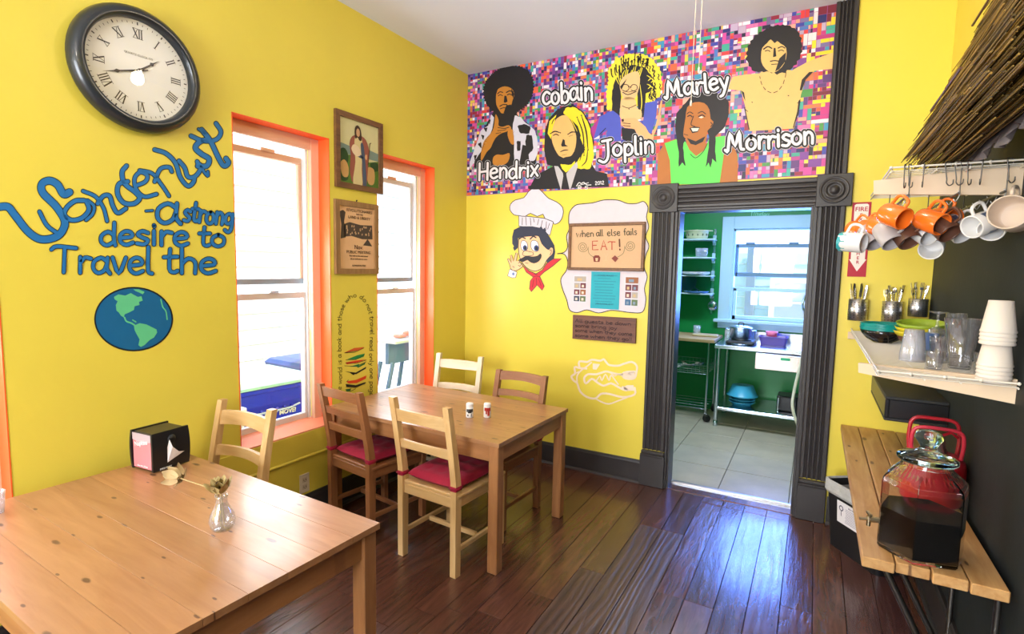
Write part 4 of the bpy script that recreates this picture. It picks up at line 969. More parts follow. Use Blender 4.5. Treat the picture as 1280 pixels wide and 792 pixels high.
# portrait 2
cv = Canvas(1, -PL, -1, (670, 60), 4.4)
P = art('portrait', K, cv, mural, [[(0,700),(50,672),(96,650),(60,640),(45,560),(50,450),(70,390),(110,345),(160,315),(210,315),(260,350),(300,420),(320,520),(308,640),(330,676),(390,690),(402,762),(-10,778),(-40,776)]], lay=1, label='portrait of a man with long yellow hair in a dark suit')
art('yellow_hair', (238,214,40), cv, P, [jag([(165,328),(215,326),(255,355),(290,420),(312,520),(318,600),(296,664),(232,662),(214,640),(270,560),(246,500),(216,440),(192,396),(150,358)], 4, 4, 8), [(74,402),(112,366),(96,430),(82,500),(64,470)], [(134,640),(214,610),(216,650),(164,684),(144,664)]], lay=2)
art('face', (228,180,108), cv, P, [[(112,390),(160,368),(192,402),(212,450),(222,500),(210,568),(172,610),(136,602),(106,560),(86,500),(92,440)]], lay=3, sm=3)
art('features', K, cv, P, [jag([(124,590),(150,604),(196,592),(216,560),(232,600),(196,640),(142,640)], 3, 3, 2), [(148,500),(158,506),(160,530),(176,540),(142,542),(138,532)], [(196,395),(225,450),(236,520),(246,480),(230,430)]], [(7, [(80,470),(104,458),(134,466)]), (6, [(92,482),(110,474),(128,482)]), (7, [(176,474),(196,462),(214,462)]), (5, [(180,486),(204,478)]), (6, [(132,572),(154,562),(178,560)]), (5, [(142,590),(170,584)]), (8, [(250,370),(276,460),(286,560)]), (7, [(226,380),(258,470),(264,590)]), (6, [(284,560),(276,620),(250,650)]), (6, [(240,620),(252,580),(270,540)]), (5, [(86,420),(96,396),(112,380)])], lay=4, taper=True)
art('shirt', (190,186,190), cv, P, [[(100,648),(122,650),(150,690),(166,690),(224,624),(230,650),(190,776),(136,776),(112,700)]], lay=3)
art('tie', K, cv, P, [[(148,684),(166,684),(168,704),(184,776),(138,776),(150,704)]], lay=4)
o = MB(); write(cv, [(o, 3.4, 4)], '2012', (324,752), (376,748), 18); cv.line(o, [(222,760),(236,740),(250,745),(262,738),(280,752),(304,752)], 4, 4); cv.line(o, [(232,756),(290,740)], 3, 4); write(cv, [(o, 3.4, 4)], 'R.S', (228,776), (290,776), 16); o.build('signature', paint(230,230,230), P)
name_letters(cv, mural, 'cobain', (34,312), (316,280), 112, 12)
# portrait 3
P = art('portrait', (238,222,60), cv, mural, [jag([(392,340),(388,250),(400,180),(398,120),(440,62),(500,34),(580,30),(640,60),(682,120),(692,200),(682,262),(640,292),(600,300),(560,320),(440,330)], 8, 6, 12)], lay=1, label='portrait of a woman with wild curly yellow hair and glasses')
art('magenta_patch', (168,50,140), cv, P, [[(296,450),(350,376),(352,440),(316,504)]], lay=1)
art('dark_hair', K, cv, P, [jag([(430,190),(470,124),(530,92),(600,108),(640,160),(648,230),(604,250),(592,380),(562,378),(556,230),(548,190),(470,216),(466,320),(450,372),(420,362),(418,250)], 4, 4, 14)], lay=2)
art('yellow_strands', (238,222,60), cv, P, [], [(5, [(450+i*13, 120-(i % 3)*18), (440+i*12, 160-(i % 2)*10), (456+i*9, 200)]) for i in range(12)]+[(6, [(610+(i % 4)*17, 150+i*12), (630+(i % 4)*14, 165+i*11), (616+(i % 4)*16, 180+i*11)]) for i in range(10)]+[(5, [(572,200),(582,300),(570,370)])], lay=3, taper=True)
rr_ = random.Random(8); curls = []
for i in range(46):
    a_ = rr_.uniform(-2.9, .75); q_ = rr_.uniform(.72, 1.02); cx_, cy_ = 545+138*q_*cos(a_), 175+140*q_*sin(a_)
    curls.append((rr_.uniform(4.5, 7), [(cx_, cy_), (cx_+10*cos(a_+1), cy_+12*sin(a_+1)), (cx_-4*sin(a_), cy_+22), (cx_+8, cy_+34)]))
art('curl_lines', K, cv, P, [], curls, lay=4)
art('face', (232,190,132), cv, P, [[(460,196),(492,150),(556,128),(572,170),(562,236),(540,282),(502,292),(474,262)], [(474,276),(540,276),(556,330),(580,346),(570,392),(470,392),(464,334)]], lay=4, sm=3)
art('blue_jacket', (76,88,190), cv, P, [[(350,378),(400,352),(424,344),(462,372),(468,440),(466,512),(380,516),(392,450),(330,492),(316,500)], [(600,302),(668,290),(662,372),(636,470),(608,474),(586,420),(592,380)]], lay=3)
art('arm', (234,176,120), cv, P, [[(474,392),(540,384),(560,398),(602,432),(636,478),(672,372),(686,292),(694,300),(672,420),(648,480),(636,516),(572,502),(542,446),(490,440),(470,420)]], lay=5, sm=2)
art('vest', K, cv, P, [[(470,440),(540,444),(572,504),(500,514),(474,500)], [(436,350),(458,372),(460,330)]], lay=4)
art('features', K, cv, P, [[(462,212),(500,168),(470,230)], [(470,392),(482,388),(484,402),(474,408)]], [(4, [(472,222),(482,202),(506,204),(510,226),(492,238),(474,230)]), (4, [(518,222),(530,202),(552,204),(556,224),(540,236),(522,230)]), (3.5, [(506,212),(520,212)]), (5, [(476,242),(506,256),(552,238)]), (3, [(484,236),(510,242),(546,232)]), (3.5, [(474,318),(510,330),(552,312)]), (5, [(510,328),(512,338)]), (4, [(384,440),(350,474)]), (4, [(476,412),(520,416)]), (4, [(478,426),(520,430)])], lay=6, lsm=3)
name_letters(cv, mural, 'Joplin', (356,606), (652,574), 100, 12)
# portrait 4
cv = Canvas(1, -PL, -1, (815, 20), 3.77)
P = art('portrait', (178,108,44), cv, mural, [[(24,792),(28,650),(60,596),(110,578),(160,600),(250,600),(340,566),(376,586),(404,660),(404,792)]], lay=1, sm=0, label='portrait of a laughing man with dreadlocks in a green vest')
art('green_vest', (96,222,88), cv, P, [[(60,600),(118,580),(158,592),(176,630),(208,660),(246,632),(270,574),(344,564),(340,640),(318,792),(90,792),(84,680)]], lay=2)
art('dreadlocks', K, cv, P, [jag([(165,400),(200,366),(280,356),(330,370),(362,404),(362,460),(345,520),(300,566),(298,640),(304,690),(284,672),(276,716),(266,690),(252,714),(264,640),(270,570),(240,500),(180,500),(170,560),(148,600),(150,660),(158,706),(142,690),(126,712),(126,640),(110,540),(114,460),(140,430)], 3, 3, 21)], lay=3)
art('face', (176,108,44), cv, P, [[(166,430),(200,406),(246,410),(270,440),(276,484),(290,498),(280,524),(262,540),(252,600),(206,652),(164,604),(160,578),(148,566),(150,530),(158,480)]], lay=4, sm=2)
art('features', K, cv, P, [[(164,574),(206,590),(252,566),(240,592),(206,608),(182,602)], [(176,528),(200,520),(226,524),(216,546),(190,552)]], [(4, [(164,462),(178,452),(194,460)]), (4, [(216,458),(236,450),(254,462)]), (5, [(166,474),(180,468),(190,476)]), (5, [(218,474),(236,466),(250,474)]), (4, [(196,470),(184,510),(202,520)]), (4, [(276,500),(284,510),(276,522)]), (3, [(150,556),(170,562)]), (3, [(180,650),(206,668),(240,640),(262,600)])], lay=5)
art('smile', (236,230,210), cv, P, [[(184,528),(222,528),(214,542),(192,544)], [(220,478),(234,472),(244,477),(232,481)]], lay=6)
name_letters(cv, mural, 'Marley', (70,386), (366,340), 88, 11)
# portrait 5
P = art('portrait', (226,186,112), cv, mural, [[(356,344),(380,286),(440,276),(508,270),(528,250),(620,250),(660,256),(740,212),(876,164),(876,246),(762,258),(724,300),(702,370),(690,450),(670,530),(456,542),(440,430),(420,352)]], lay=1, label='portrait of a bare-chested man with arms spread and dark curly hair')
art('dark_hair', K, cv, P, [jag([(530,66),(580,44),(640,42),(690,72),(706,130),(700,190),(662,246),(600,272),(540,262),(480,262),(446,212),(450,150),(480,100)], 8, 5, 31)], lay=2)
art('face', (226,186,112), cv, P, [[(514,184),(520,150),(544,126),(560,110),(578,128),(590,118),(606,130),(632,150),(632,200),(612,240),(572,268),(536,250),(516,218)]], lay=3, sm=2)
art('features', K, cv, P, [[(574,150),(582,150),(586,190),(570,194)], [(600,200),(632,170),(628,214),(600,250),(580,262)]], [(6, [(526,156),(546,144),(564,152)]), (5, [(592,152),(612,144),(628,152)]), (4, [(532,166),(546,162),(558,168)]), (4, [(594,166),(610,160),(622,166)]), (5, [(556,214),(578,210),(606,214)]), (4, [(562,228),(590,226)])], lay=4)
art('necklace', (66,48,28), cv, P, [], [(3.4, [(508+22*sin(0)+x, y) for x, y in ((0,284),(2,296))]), (3.4, [(512,306),(518,324)]), (3.4, [(524,334),(536,348)]), (3.4, [(544,354),(562,362)]), (3.4, [(572,362),(592,354)]), (3.4, [(600,346),(612,330)]), (3.4, [(618,320),(624,300)]), (3.4, [(628,290),(632,262)])], lay=3, lsm=0)
art('body_shadow', K, cv, P, [[(420,350),(434,360),(440,400),(430,380)], [(724,300),(760,262),(740,264),(706,300),(696,350),(706,350)], [(690,400),(700,390),(692,460),(676,500),(668,530),(664,524),(684,450)]], [(5, [(436,430),(444,470),(458,536)]), (4, [(470,404),(474,408)]), (4, [(640,374),(646,376)]), (3, [(684,410),(700,404)]), (3, [(440,440),(452,450)])], lay=3)
name_letters(cv, mural, 'Morrison', (356,640), (766,598), 92, 12)

# ---- chef
cv = Canvas(1, -.0006, -1, (630, 230), 5.655)
t = thing('painted_chef', 'painted moustached cook with a tall white hat and red neckerchief below the mural', 'wall painting', (.35, 0, 1.9)); WC.add(t.name)
OL = (40, 40, 52)
def out(nm, col, q, lay, sm=3, ow=5, par=None, clip=True):
    mb = MB(); cv.line(mb, q, ow, lay+.5, sm, closed=True); mb.build('outline', paint(*OL), par or t)
    return art(nm, col, cv, par or t, [q], lay=lay, sm=sm)
out('hat_band', (212,206,216), [(104,222),(150,226),(290,242),(350,264),(325,362),(240,312),(105,297)], 1, 0)
art('hat_pleats', OL, cv, t, [], [[(130,236),(128,290)], [(154,232),(158,292)], [(186,238),(190,292)], [(208,240),(214,270)], [(246,246),(236,290)], [(272,256),(262,300)], [(300,264),(296,330)], [(322,276),(308,320)]], lay=2, lw=4)
out('hat', (214,208,218), [(104,222),(70,216),(42,182),(46,142),(80,112),(140,96),(172,54),(210,28),(250,36),(290,76),(318,102),(372,126),(415,166),(416,222),(392,268),(356,284),(345,264),(290,243),(276,212),(235,228),(186,206),(150,228)], 3, 2)
art('hair', (36,44,66), cv, t, [[(58,372),(70,322),(120,298),(200,298),(252,308),(262,296),(276,318),(290,306),(296,334),(322,372),(356,432),(362,480),(346,560),(308,562),(298,540),(316,510),(310,462),(270,420),(250,380),(200,366),(120,372),(100,382),(98,450),(74,472),(64,450),(70,440),(58,420)]], lay=2, sm=0)
out('face', (246,192,142), [(106,382),(130,372),(200,366),(246,368),(268,420),(312,462),(330,446),(348,456),(344,492),(322,514),(300,540),(272,590),(225,614),(182,604),(142,572),(112,520),(102,450)], 4)
out('eye_white', (240,240,244), [(118,436),(124,404),(146,400),(164,420),(166,456),(146,472),(126,462)], 5, 3, 4); out('eye_white', (240,240,244), [(190,440),(194,404),(218,398),(240,414),(246,456),(232,476),(204,468)], 5, 3, 4)
mb = MB(); cv.ell(mb, 148, 450, 15, 19, 6); cv.ell(mb, 228, 452, 17, 21, 6); o = mb.build('pupil', paint(36,60,120), t)
mb = MB(); cv.ell(mb, 150, 452, 8, 12, 7); cv.ell(mb, 230, 454, 9, 13, 7); mb.build('pupil_center', paint(16,16,24), o)
out('nose', (246,192,142), [(132,486),(150,470),(180,478),(204,482),(206,500),(186,506),(150,508),(134,502)], 7, 3, 4)
art('moustache', (24,26,34), cv, t, [[(104,534),(130,520),(160,506),(196,512),(236,506),(256,490),(266,506),(250,542),(212,560),(180,548),(166,536),(140,548),(120,548)]], lay=9, sm=2)
art('face_lines', OL, cv, t, [], [(9, [(110,386),(128,374),(150,384)]), (9, [(186,388),(206,370),(226,378)]), (4, [(150,556),(172,560)]), (4, [(322,470),(334,464),(332,490),(322,500)])], lay=8)
out('neckerchief', (206,24,44), [(130,572),(176,612),(226,634),(272,606),(300,562),(346,528),(406,526),(340,582),(282,622),(252,652),(284,722),(270,750),(234,712),(192,760),(180,740),(186,684),(206,656),(158,622)], 3, 0)
art('scarf_folds', (110,10,26), cv, t, [], [[(206,656),(226,650),(252,654)], [(228,660),(230,712)], [(210,676),(200,730)], [(246,670),(262,720)], [(212,636),(238,640)]], lay=5, lw=4)
out('cuff', (232,230,238), [(40,600),(92,622),(82,660),(56,662),(26,648)], 5, 0, 4); mb = MB(); cv.ell(mb, 66, 634, 9, 11, 6.6); mb.build('cuff_button', paint(110,130,180), t)
out('hand', (246,192,142), [(46,596),(40,570),(24,528),(32,524),(52,556),(44,504),(54,500),(66,546),(84,484),(96,488),(86,544),(104,540),(114,552),(128,566),(132,582),(110,600),(84,612),(62,610)], 6, 1, 4)
art('hand_lines', OL, cv, t, [], [[(100,560),(112,552),(122,566),(112,580),(100,572)], [(60,580),(74,590)]], lay=8, lw=4)

# ---- white cloud panel
cv = Canvas(1, -.0006, -1, (700, 245), 4.165)
t = thing('painted_cloud_panel', 'wavy-edged white painted speech panel with a black outline beside the door', 'wall painting', (1.2, 0, 1.7)); WC.add(t.name)
q = [(45,132),(50,84),(80,48),(120,40),(170,35),(230,20),(300,21),(350,38),(400,38),(436,28),(458,60),(450,110),(462,160),(446,210),(463,260),(446,310),(438,370),(454,420),(440,480),(447,540),(430,602),(370,606),(310,598),(260,595),(200,608),(140,592),(90,606),(50,592),(35,540),(12,480),(5,430),(34,385),(40,340),(22,302),(-16,300),(22,292),(40,262),(34,210),(48,170)]
art('white_panel', (214,202,208), cv, t, [q], lay=1, sm=3)
mb = MB(); cv.line(mb, q, 4.5, 2, 4, closed=True); mb.build('outline', paint(*DK), t)
def wall_rect(cvv, pts):
    P_ = [cvv.p(x, y) for x, y in pts]; xs = [(P_[0].x+P_[3].x)/2, (P_[1].x+P_[2].x)/2]; zs = [(P_[3].z+P_[2].z)/2, (P_[0].z+P_[1].z)/2]
    return xs[0], xs[1], zs[0], zs[1]
x0, x1, z0, z1 = wall_rect(cv, [(50,148),(446,130),(443,389),(47,388)])
t = thing('embroidered_sign', 'wood-framed cross-stitch sign about eating, hung on the white painted panel', 'sign', ((x0+x1)/2, 0, (z0+z1)/2))
w2, h2 = (x1-x0)/2, (z1-z0)/2; fw_ = .022
for nm, b_ in (('frame_rail', (-w2,w2,h2-fw_,h2)), ('frame_rail', (-w2,w2,-h2,-h2+fw_)), ('frame_stile', (-w2,-w2+fw_,-h2+fw_,h2-fw_)), ('frame_stile', (w2-fw_,w2,-h2+fw_,h2-fw_))):
    MB().bx(b_[0], b_[1], -.026, -.003, b_[2], b_[3], .003).build(nm, m_frame, t)
MB().bx(-w2+fw_, w2-fw_, -.014, -.003, -h2+fw_, h2-fw_).build('linen', mat('tan_linen', (.66,.42,.24), .9, noise=.06, nscale=60, bump=.2, bscale=300), t)
cs = Canvas(1, -.0148, -1, (700, 245), 4.165)
Ti_ = Matrix.Translation((-(x0+x1)/2, 0, -(z0+z1)/2))
def stitch(nm, col, ws=(), lines=(), polys=(), lay=1):
    mb = MB()
    for s_, p0, p1, h, wd in ws: write(cs, [(mb, wd, lay)], s_, p0, p1, h, sm=1)
    for wd, q in lines: cs.line(mb, q, wd, lay, 3)
    for q in polys: cs.poly(mb, q, lay)
    mb.v = [tuple(Ti_ @ Vector(v)) for v in mb.v]; return mb.build(nm, paint(*col), t)
stitch('stitched_lettering', (70,60,30), [('when', (84,214), (178,211), 36, 5), ('all', (188,210), (226,208), 36, 5), ('else', (244,208), (316,205), 36, 5), ('fails', (330,205), (402,201), 36, 5)])
stitch('stitched_lettering', (176,60,36), [('E', (162,282), (204,281), 50, 5), ('A', (210,281), (250,280), 50, 5), ('T', (256,280), (292,279), 44, 5)])
stitch('stitched_lettering', (96,50,20), [('!', (300,282), (324,281), 56, 8)])
def spiral(cx_, cy_, r_, turns, d): return [(cx_+d*r_*(1-k/40*.85)*cos(k/40*turns*2*pi), cy_+r_*(1-k/40*.85)*sin(k/40*turns*2*pi)) for k in range(41)]
stitch('stitched_vine', (96,100,60), (), [(2.6, spiral(119,264,28,2.5,1)), (2.6, spiral(365,258,28,2.5,-1)), (2.6, [(146,270),(150,296),(166,312),(180,316)]), (2.6, [(338,262),(330,296),(310,312),(300,316)])])
stitch('stitched_figure', (120,40,24), (), (), [[(172,316),(182,308),(202,308),(210,320),(206,342),(176,342)]], 1)
stitch('stitched_figure', (120,40,24), (), (), [[(268,324),(286,308),(304,324),(288,344)]], 1)
stitch('stitched_detail', (226,180,140), (), [(3, [(232,300),(240,316),(248,300)]), (3, [(240,316),(240,332)]), (3, [(230,334),(250,334)])], [[(184,322),(198,322),(196,338),(186,338)]], 2)
cv2 = cv
def sheet(name, label, pts, col, th=.0012, cat='paper'):
    x0, x1, z0, z1 = wall_rect(cv2, pts); t = thing(name, label, cat, ((x0+x1)/2, -.0022, (z0+z1)/2))
    MB().bx(-(x1-x0)/2, (x1-x0)/2, -th, 0, -(z1-z0)/2, (z1-z0)/2).build('sheet', paint(*col), t); return t, (x1-x0)/2, (z1-z0)/2
t, a, b = sheet('notice_sheet', 'turquoise printed notice pinned to the white painted panel', [(162,394),(312,394),(309,590),(160,584)], (20,164,180), cat='notice')
random.seed(2)
mb = MB()
for k in range(11):
    z = b*(.80-.155*k); l = random.uniform(.5,.85)*a; mb.bx(-l, l*random.uniform(.7,1), -.0019, -.0013, z-.0022, z+.0016)
mb.build('printed_lines', paint(14,120,140), t)
for z, s_ in ((.8, 'HOUSE RULES'), (-.72, 'please keep quiet')): print_text(s_, .020, frame_m((0,-.0021,b*z), (1,0,0), (0,0,1)), paint(10,90,110), 'lettering', t)
for pts, lb in (([(70,412),(141,410),(140,556),(68,556)], 'narrow strip of small colour photographs left of the turquoise notice'), ([(336,414),(414,416),(410,580),(334,578)], 'narrow strip of small colour photographs right of the turquoise notice')):
    t, a, b = sheet('photo_strip', lb, pts, (210,206,214), cat='photo strip'); t['group'] = 'photo strips beside the notice'
    for r_ in range(4):
        for c_ in range(2):
            if r_ == 0 and c_ == 1: continue
            z = b*(.72-.47*r_); x = (0 if r_ == 0 else a*(-.45+.9*c_)); hw = a*.85 if r_ == 0 else a*.40
            cc_ = random.choice([(60,70,90),(150,90,50),(90,110,70),(170,160,150),(110,50,60),(60,100,140)])
            MB().bx(x-hw, x+hw, -.0018, -.0012, z-b*.19, z+b*.19).build('photograph', paint(*cc_), t)
            c3 = random.choice([(220,200,180),(200,170,120),(120,140,160)]); MB().bx(x-hw*.5, x+hw*.3, -.0022, -.0018, z-b*.12, z+b*.06).build('photograph_detail', paint(*c3), t)
# ---- carved wooden sign
P_ = [cv.p(x, y) for x, y in ((72,619),(400,633),(398,768),(70,738))]; cen = sum(P_, Vector())/4
t = thing('wooden_sign', 'dark brown wooden board with burnt handwriting under the white panel', 'sign', cen)
tl, tr, br, bl = [p-cen for p in P_]
wdir = ((tr-tl)+(br-bl)).normalized(); ang = math.atan2(wdir.z, wdir.x); wl = ((tr-tl).length+(br-bl).length)/2; hl = ((tl-bl).length+(tr-br).length)/2
t.rotation_euler = (0, -ang, 0)
MB().box((0, -.012, 0), (wl, .020, hl), .002).build('board', wood('sign_board', (.16,.055,.030), (.10,.032,.020), 0, .5, 9, 0, .05, .2), t)
mb = MB()
class Loc:
    def __init__(s, w_, h_): s.w, s.h, s.k = w_, h_, 1
    def p(s, x, y, lay=0): return Vector(((x-.5)*s.w, -.0224-.0004*lay, (.5-y)*s.h))
cl = Loc(wl, hl)
def loc_write(cvx, mb, s_, x0, x1, y, h, wd):
    # letters laid out in metres on the board
    sx = (x1-x0)*cvx.w/text_width(s_); x = 0
    for ch in s_:
        w_, ss = G.get(ch, G[' '])
        for st in ss:
            pts = smooth([((x+u)*sx, v*h) for u, v in st], 3) if len(st) > 2 else [Vector(((x+u)*sx, v*h, 0)) for u, v in st]
            base = Vector(((x0-.5)*cvx.w, -.0226, (.5-y)*cvx.h))
            for i in range(len(pts)-1):
                p, q_ = pts[i], pts[i+1]; d = (q_-p)
                if d.length < 1e-6: continue
                d.normalize(); m_ = Vector((-d.y, d.x, 0))*wd/2
                mb.add([base+Vector((a_.x, 0, a_.y)) for a_ in (p-m_-d*wd*.3, q_-m_+d*wd*.3, q_+m_+d*wd*.3, p+m_-d*wd*.3)], [(0,1,2,3)])
        x += w_
for s_, x0, x1, y in (('All guests be down', .04, .93, .30), ('some bring joy', .04, .72, .50), ('some when they come', .04, .95, .70), ('some when they go!!', .04, .95, .91)): loc_write(cl, mb, s_, x0, x1, y, .026, .0042)
mb.build('burnt_handwriting', paint(34,10,12), t)
# ---- white alligator head outline
cv = Canvas(1, -.0006, -1, (700, 430), 8.8)
t = thing('painted_alligator_outline', 'white outline of an open-jawed alligator head low on the yellow wall', 'wall painting', (1.2, 0, 1.0)); WC.add(t.name)
art('outline_stroke', (236,214,190), cv, t, [[(360,210),(440,220),(400,280),(360,275)], [(700,360),(690,320),(820,300),(824,370),(760,380)], [(690,470),(740,450),(810,450),(815,510),(740,515)]],
    [(22, [(215,262),(212,190),(300,195),(350,170),(440,182),(480,165),(510,200),(545,230),(640,236),(700,216),(790,195),(845,240),(840,310),(820,372),(760,382),(704,368),(690,322),(740,304),(820,300)]),
     (22, [(290,268),(215,262),(160,252),(166,322),(126,352),(150,400),(190,430),(222,520),(300,582),(390,596),(450,546),(540,546),(690,582),(820,552),(822,480)]),
     (22, [(690,470),(740,505),(700,500),(640,470),(560,430),(480,456),(410,420),(350,380),(285,432),(266,372),(310,330),(400,330),(500,300),(560,312),(640,330),(700,332)]),
     (16, [(390,596),(460,636),(540,656),(640,622),(740,584)]), (16, [(190,430),(188,350),(230,290),(300,240),(345,200)]), (14, [(400,400),(440,350),(460,400),(500,330),(540,400),(560,340),(610,400),(640,440)]), (10, [(560,320),(600,350),(640,330),(680,350)]), (12, [(166,322),(210,300)]), (12, [(740,340),(760,320),(780,350)])], lay=1, lsm=3)
# ---- fire extinguisher sign
t = thing('fire_extinguisher_sign', 'red and white arrow sign for a fire extinguisher, right of the doorway', 'sign', (2.856, -.001, 1.785))
MB().bx(-.048, .048, -.002, 0, -.222, .222, .0005).build('plate', paint(176,16,44), t)
MB().prism([(-.036,-.118),(-.036,.205),(-.028,.212),(0,.212),(.028,.212),(.036,.205),(.036,-.118),(.044,-.118),(0,-.190),(-.044,-.118)], .0021, .0026, lambda u, v, h: (u, -h, v)).build('arrow', paint(236,224,214), t)
print_text('FIRE', .036, frame_m((0, -.0030, .180), (1,0,0), (0,0,1)), paint(176,16,44), 'lettering', t, bold=.0006)
for k, ch in enumerate('EXTINGUISHER'): print_text(ch, .026, frame_m((0, -.0030, .146-.0256*k), (1,0,0), (0,0,1)), paint(176,16,44), 'lettering', t, bold=.0005)

# ================================================================ RIGHT-HAND WALL
# ---- raw board counter
t = thing('board_counter', 'long low counter of raw pine boards along the black wall', 'counter', (3.02, -.9, 0))
xs = [2.832, 2.925, 3.018, 3.110, 3.205]; ends = [-1.80, -1.79, -1.805, -1.81]
for i in range(4):
    L_ = -.012-ends[i]
    o = MB().box((0, 0, 0), (xs[i+1]-xs[i]-.004, L_, .036), .003).build('counter_board', m_raw, t, loc=((xs[i]+xs[i+1])/2-3.02, (ends[i]-.012)/2+.9, .632+random.uniform(-.001,.001)))
for y in (-.35, -1.15, -1.70):
    mb = MB().tube([(.17, y+.9, .02), (-.12, y+.9, .60)], .011, 8).tube([(.185, y+.9, .02), (.185, y+.9, .61), (-.15, y+.9, .61)], .011, 8)
    mb.build('steel_bracket', m_steeld, t)
MB().bx(-.16, -.125, -.80, .88, .575, .612, .002).build('support_rail', m_raw, t)
MB().bx(.15, .18, -.80, .88, .575, .612, .002).build('support_rail', m_raw, t)

# ---- glass drinks jar
jc = (3.002, -1.665, .6515)
t = thing('drinks_jar', 'large six-sided glass drinks jar with dark drink and metal tap, on the board counter', 'drinks jar', jc, R(14))
def hexring(r_, z, rnd=0): return [(r_*cos(pi/3*k), r_*sin(pi/3*k), z) for k in range(6)]
def hexsolid(levels, mb):
    vs = []; fs = []
    for (r_, z) in levels: vs += hexring(r_, z)
    m_ = len(levels)
    for i in range(m_-1):
        for k in range(6): l = (k+1) % 6; fs.append((i*6+k, i*6+l, i*6+6+l, i*6+6+k))
    fs.append(tuple(range(6))[::-1]); fs.append(tuple(range((m_-1)*6, m_*6)))
    return mb.add(vs, fs)
def morph(levels, mb, n=48):
    """(radius, z, roundness): hexagon at 0, circle at 1"""
    vs = []; fs = []
    for (r_, z, q) in levels:
        for k in range(n):
            a = 2*pi*k/n; sec = (a % (pi/3))-pi/6; rh = r_*cos(pi/6)/cos(sec); rr = rh*(1-q)+r_*q; vs.append((rr*cos(a), rr*sin(a), z))
    for i in range(len(levels)-1):
        for k in range(n): l = (k+1) % n; fs.append((i*n+k, i*n+l, (i+1)*n+l, (i+1)*n+k))
    return mb.add(vs, fs, False)
outer = [(.0001,0,0),(.118,0,.15),(.124,.008,.08),(.125,.03,.05),(.125,.235,.05),(.121,.250,.1),(.110,.262,.3),(.082,.285,1),(.070,.298,1),(.068,.312,1)]
inner = [(.064,.312,1),(.066,.298,1),(.078,.281,1),(.106,.257,.3),(.116,.246,.1),(.1205,.23,.05),(.1205,.014,.05),(.0001,.014,0)]
morph(outer+inner, MB()).build('glass_body', m_glass, t)
morph([(.0001,.0145,0),(.1195,.0145,.05),(.1198,.145,.05),(.0001,.145,0)], MB()).build('dark_drink', m_liq, t)
MB().lathe([(.0001,.312),(.078,.312),(.084,.318),(.084,.326),(.072,.334),(.045,.342),(.026,.352),(.022,.362),(.030,.376),(.040,.392),(.034,.408),(.018,.416),(.0001,.418)], n=36).build('glass_lid', m_glassg, t)
mb = MB().tube([(-.112,.012,.085),(-.150,.012,.085)], .010, 10).tube([(-.150,.012,.085),(-.178,.014,.083)], .0055, 8).tube([(-.150,.012,.096),(-.150,.012,.062)], .007, 8).box((-.150,.012,.104), (.010,.034,.010), .002)
o = mb.build('tap', mat('brass_steel', (.55,.45,.30), .3, metal=1), t)

# ---- red canister
t = thing('red_canister', 'red enamel canister with looped red wire handles behind the drinks jar', 'canister', (3.112, -1.12, .6515))
MB().lathe([(.0001,0),(.098,0),(.106,.010),(.108,.05),(.108,.155),(.102,.178),(.086,.196),(.055,.206),(.0001,.208)], n=40).build('body', m_red, t)
MB().lathe([(.040,.206),(.040,.222),(.034,.228),(.034,.252),(.020,.258),(.0001,.258)], n=24).build('cap', m_steel, t)
for s_, zt in ((-1, .305), (1, .325)):
    pts = smooth([(-.080, s_*.035, .195), (-.084, s_*.040, .26), (-.070, s_*.042, zt), (.0, s_*.044, zt+.008), (.070, s_*.042, zt), (.084, s_*.040, .26), (.080, s_*.035, .195)], 5)
    MB().tube(pts, .0075, 8).build('handle_loop', mat('pink_red_wire', (.55,.03,.06), .3) if s_ < 0 else m_red, t)
MB().tube([(-.02,.0,.25),(.05,.01,.29),(.075,.02,.27)], .006, 8).build('handle_bar', m_red, t)

# ---- black wall box
t = thing('wall_box', 'black wall-mounted box shelf between the wire shelf and the counter', 'shelf', (3.11, -.42, .93))
MB().bx(-.135, .112, -.30, .418, .045, .060, .003).build('top', m_blackm, t); MB().bx(-.135, -.118, -.30, .418, -.045, .045, .003).build('front_panel', m_black, t)
MB().bx(-.118, .112, -.30, -.285, -.045, .045, .003).build('end_panel', m_black, t); MB().bx(-.135, .112, -.30, .418, -.060, -.045, .003).build('bottom', m_blackm, t)

# ---- trash bin
t = thing('trash_bin', 'black bin with a clear liner and white paper notice, under the board counter', 'bin', (2.985, -.375, 0.001), R(37))
def rrect(w_, d_, r_, n=5):
    o = []
    for (cx_, cy_, a0) in ((w_/2-r_, d_/2-r_, 0), (-w_/2+r_, d_/2-r_, 90), (-w_/2+r_, -d_/2+r_, 180), (w_/2-r_, -d_/2+r_, 270)):
        for k in range(n+1): a = R(a0+90*k/n); o.append((cx_+r_*cos(a), cy_+r_*sin(a)))
    return o
def loft(mb, secs, cap0=True, cap1=False, sm=False):
    vs = []; fs = []; n = len(secs[0][0])
    for poly, z in secs: vs += [(x, y, z) for x, y in poly]
    for i in range(len(secs)-1):
        for k in range(n): l = (k+1) % n; fs.append((i*n+k, i*n+l, (i+1)*n+l, (i+1)*n+k))
    if cap0: fs.append(tuple(range(n))[::-1])
    if cap1: fs.append(tuple(range((len(secs)-1)*n, len(secs)*n)))
    return mb.add(vs, fs, sm)
bw_, bd_ = .19, .36
loft(MB(), [(rrect(bw_, bd_, .03), 0), (rrect(bw_+.05, bd_+.06, .04), .355), (rrect(bw_+.065, bd_+.075, .045), .36), (rrect(bw_+.065, bd_+.075, .045), .378), (rrect(bw_+.045, bd_+.055, .04), .378), (rrect(bw_-.01, bd_-.01, .03), .01)], True, True).build('bin_body', m_black, t)
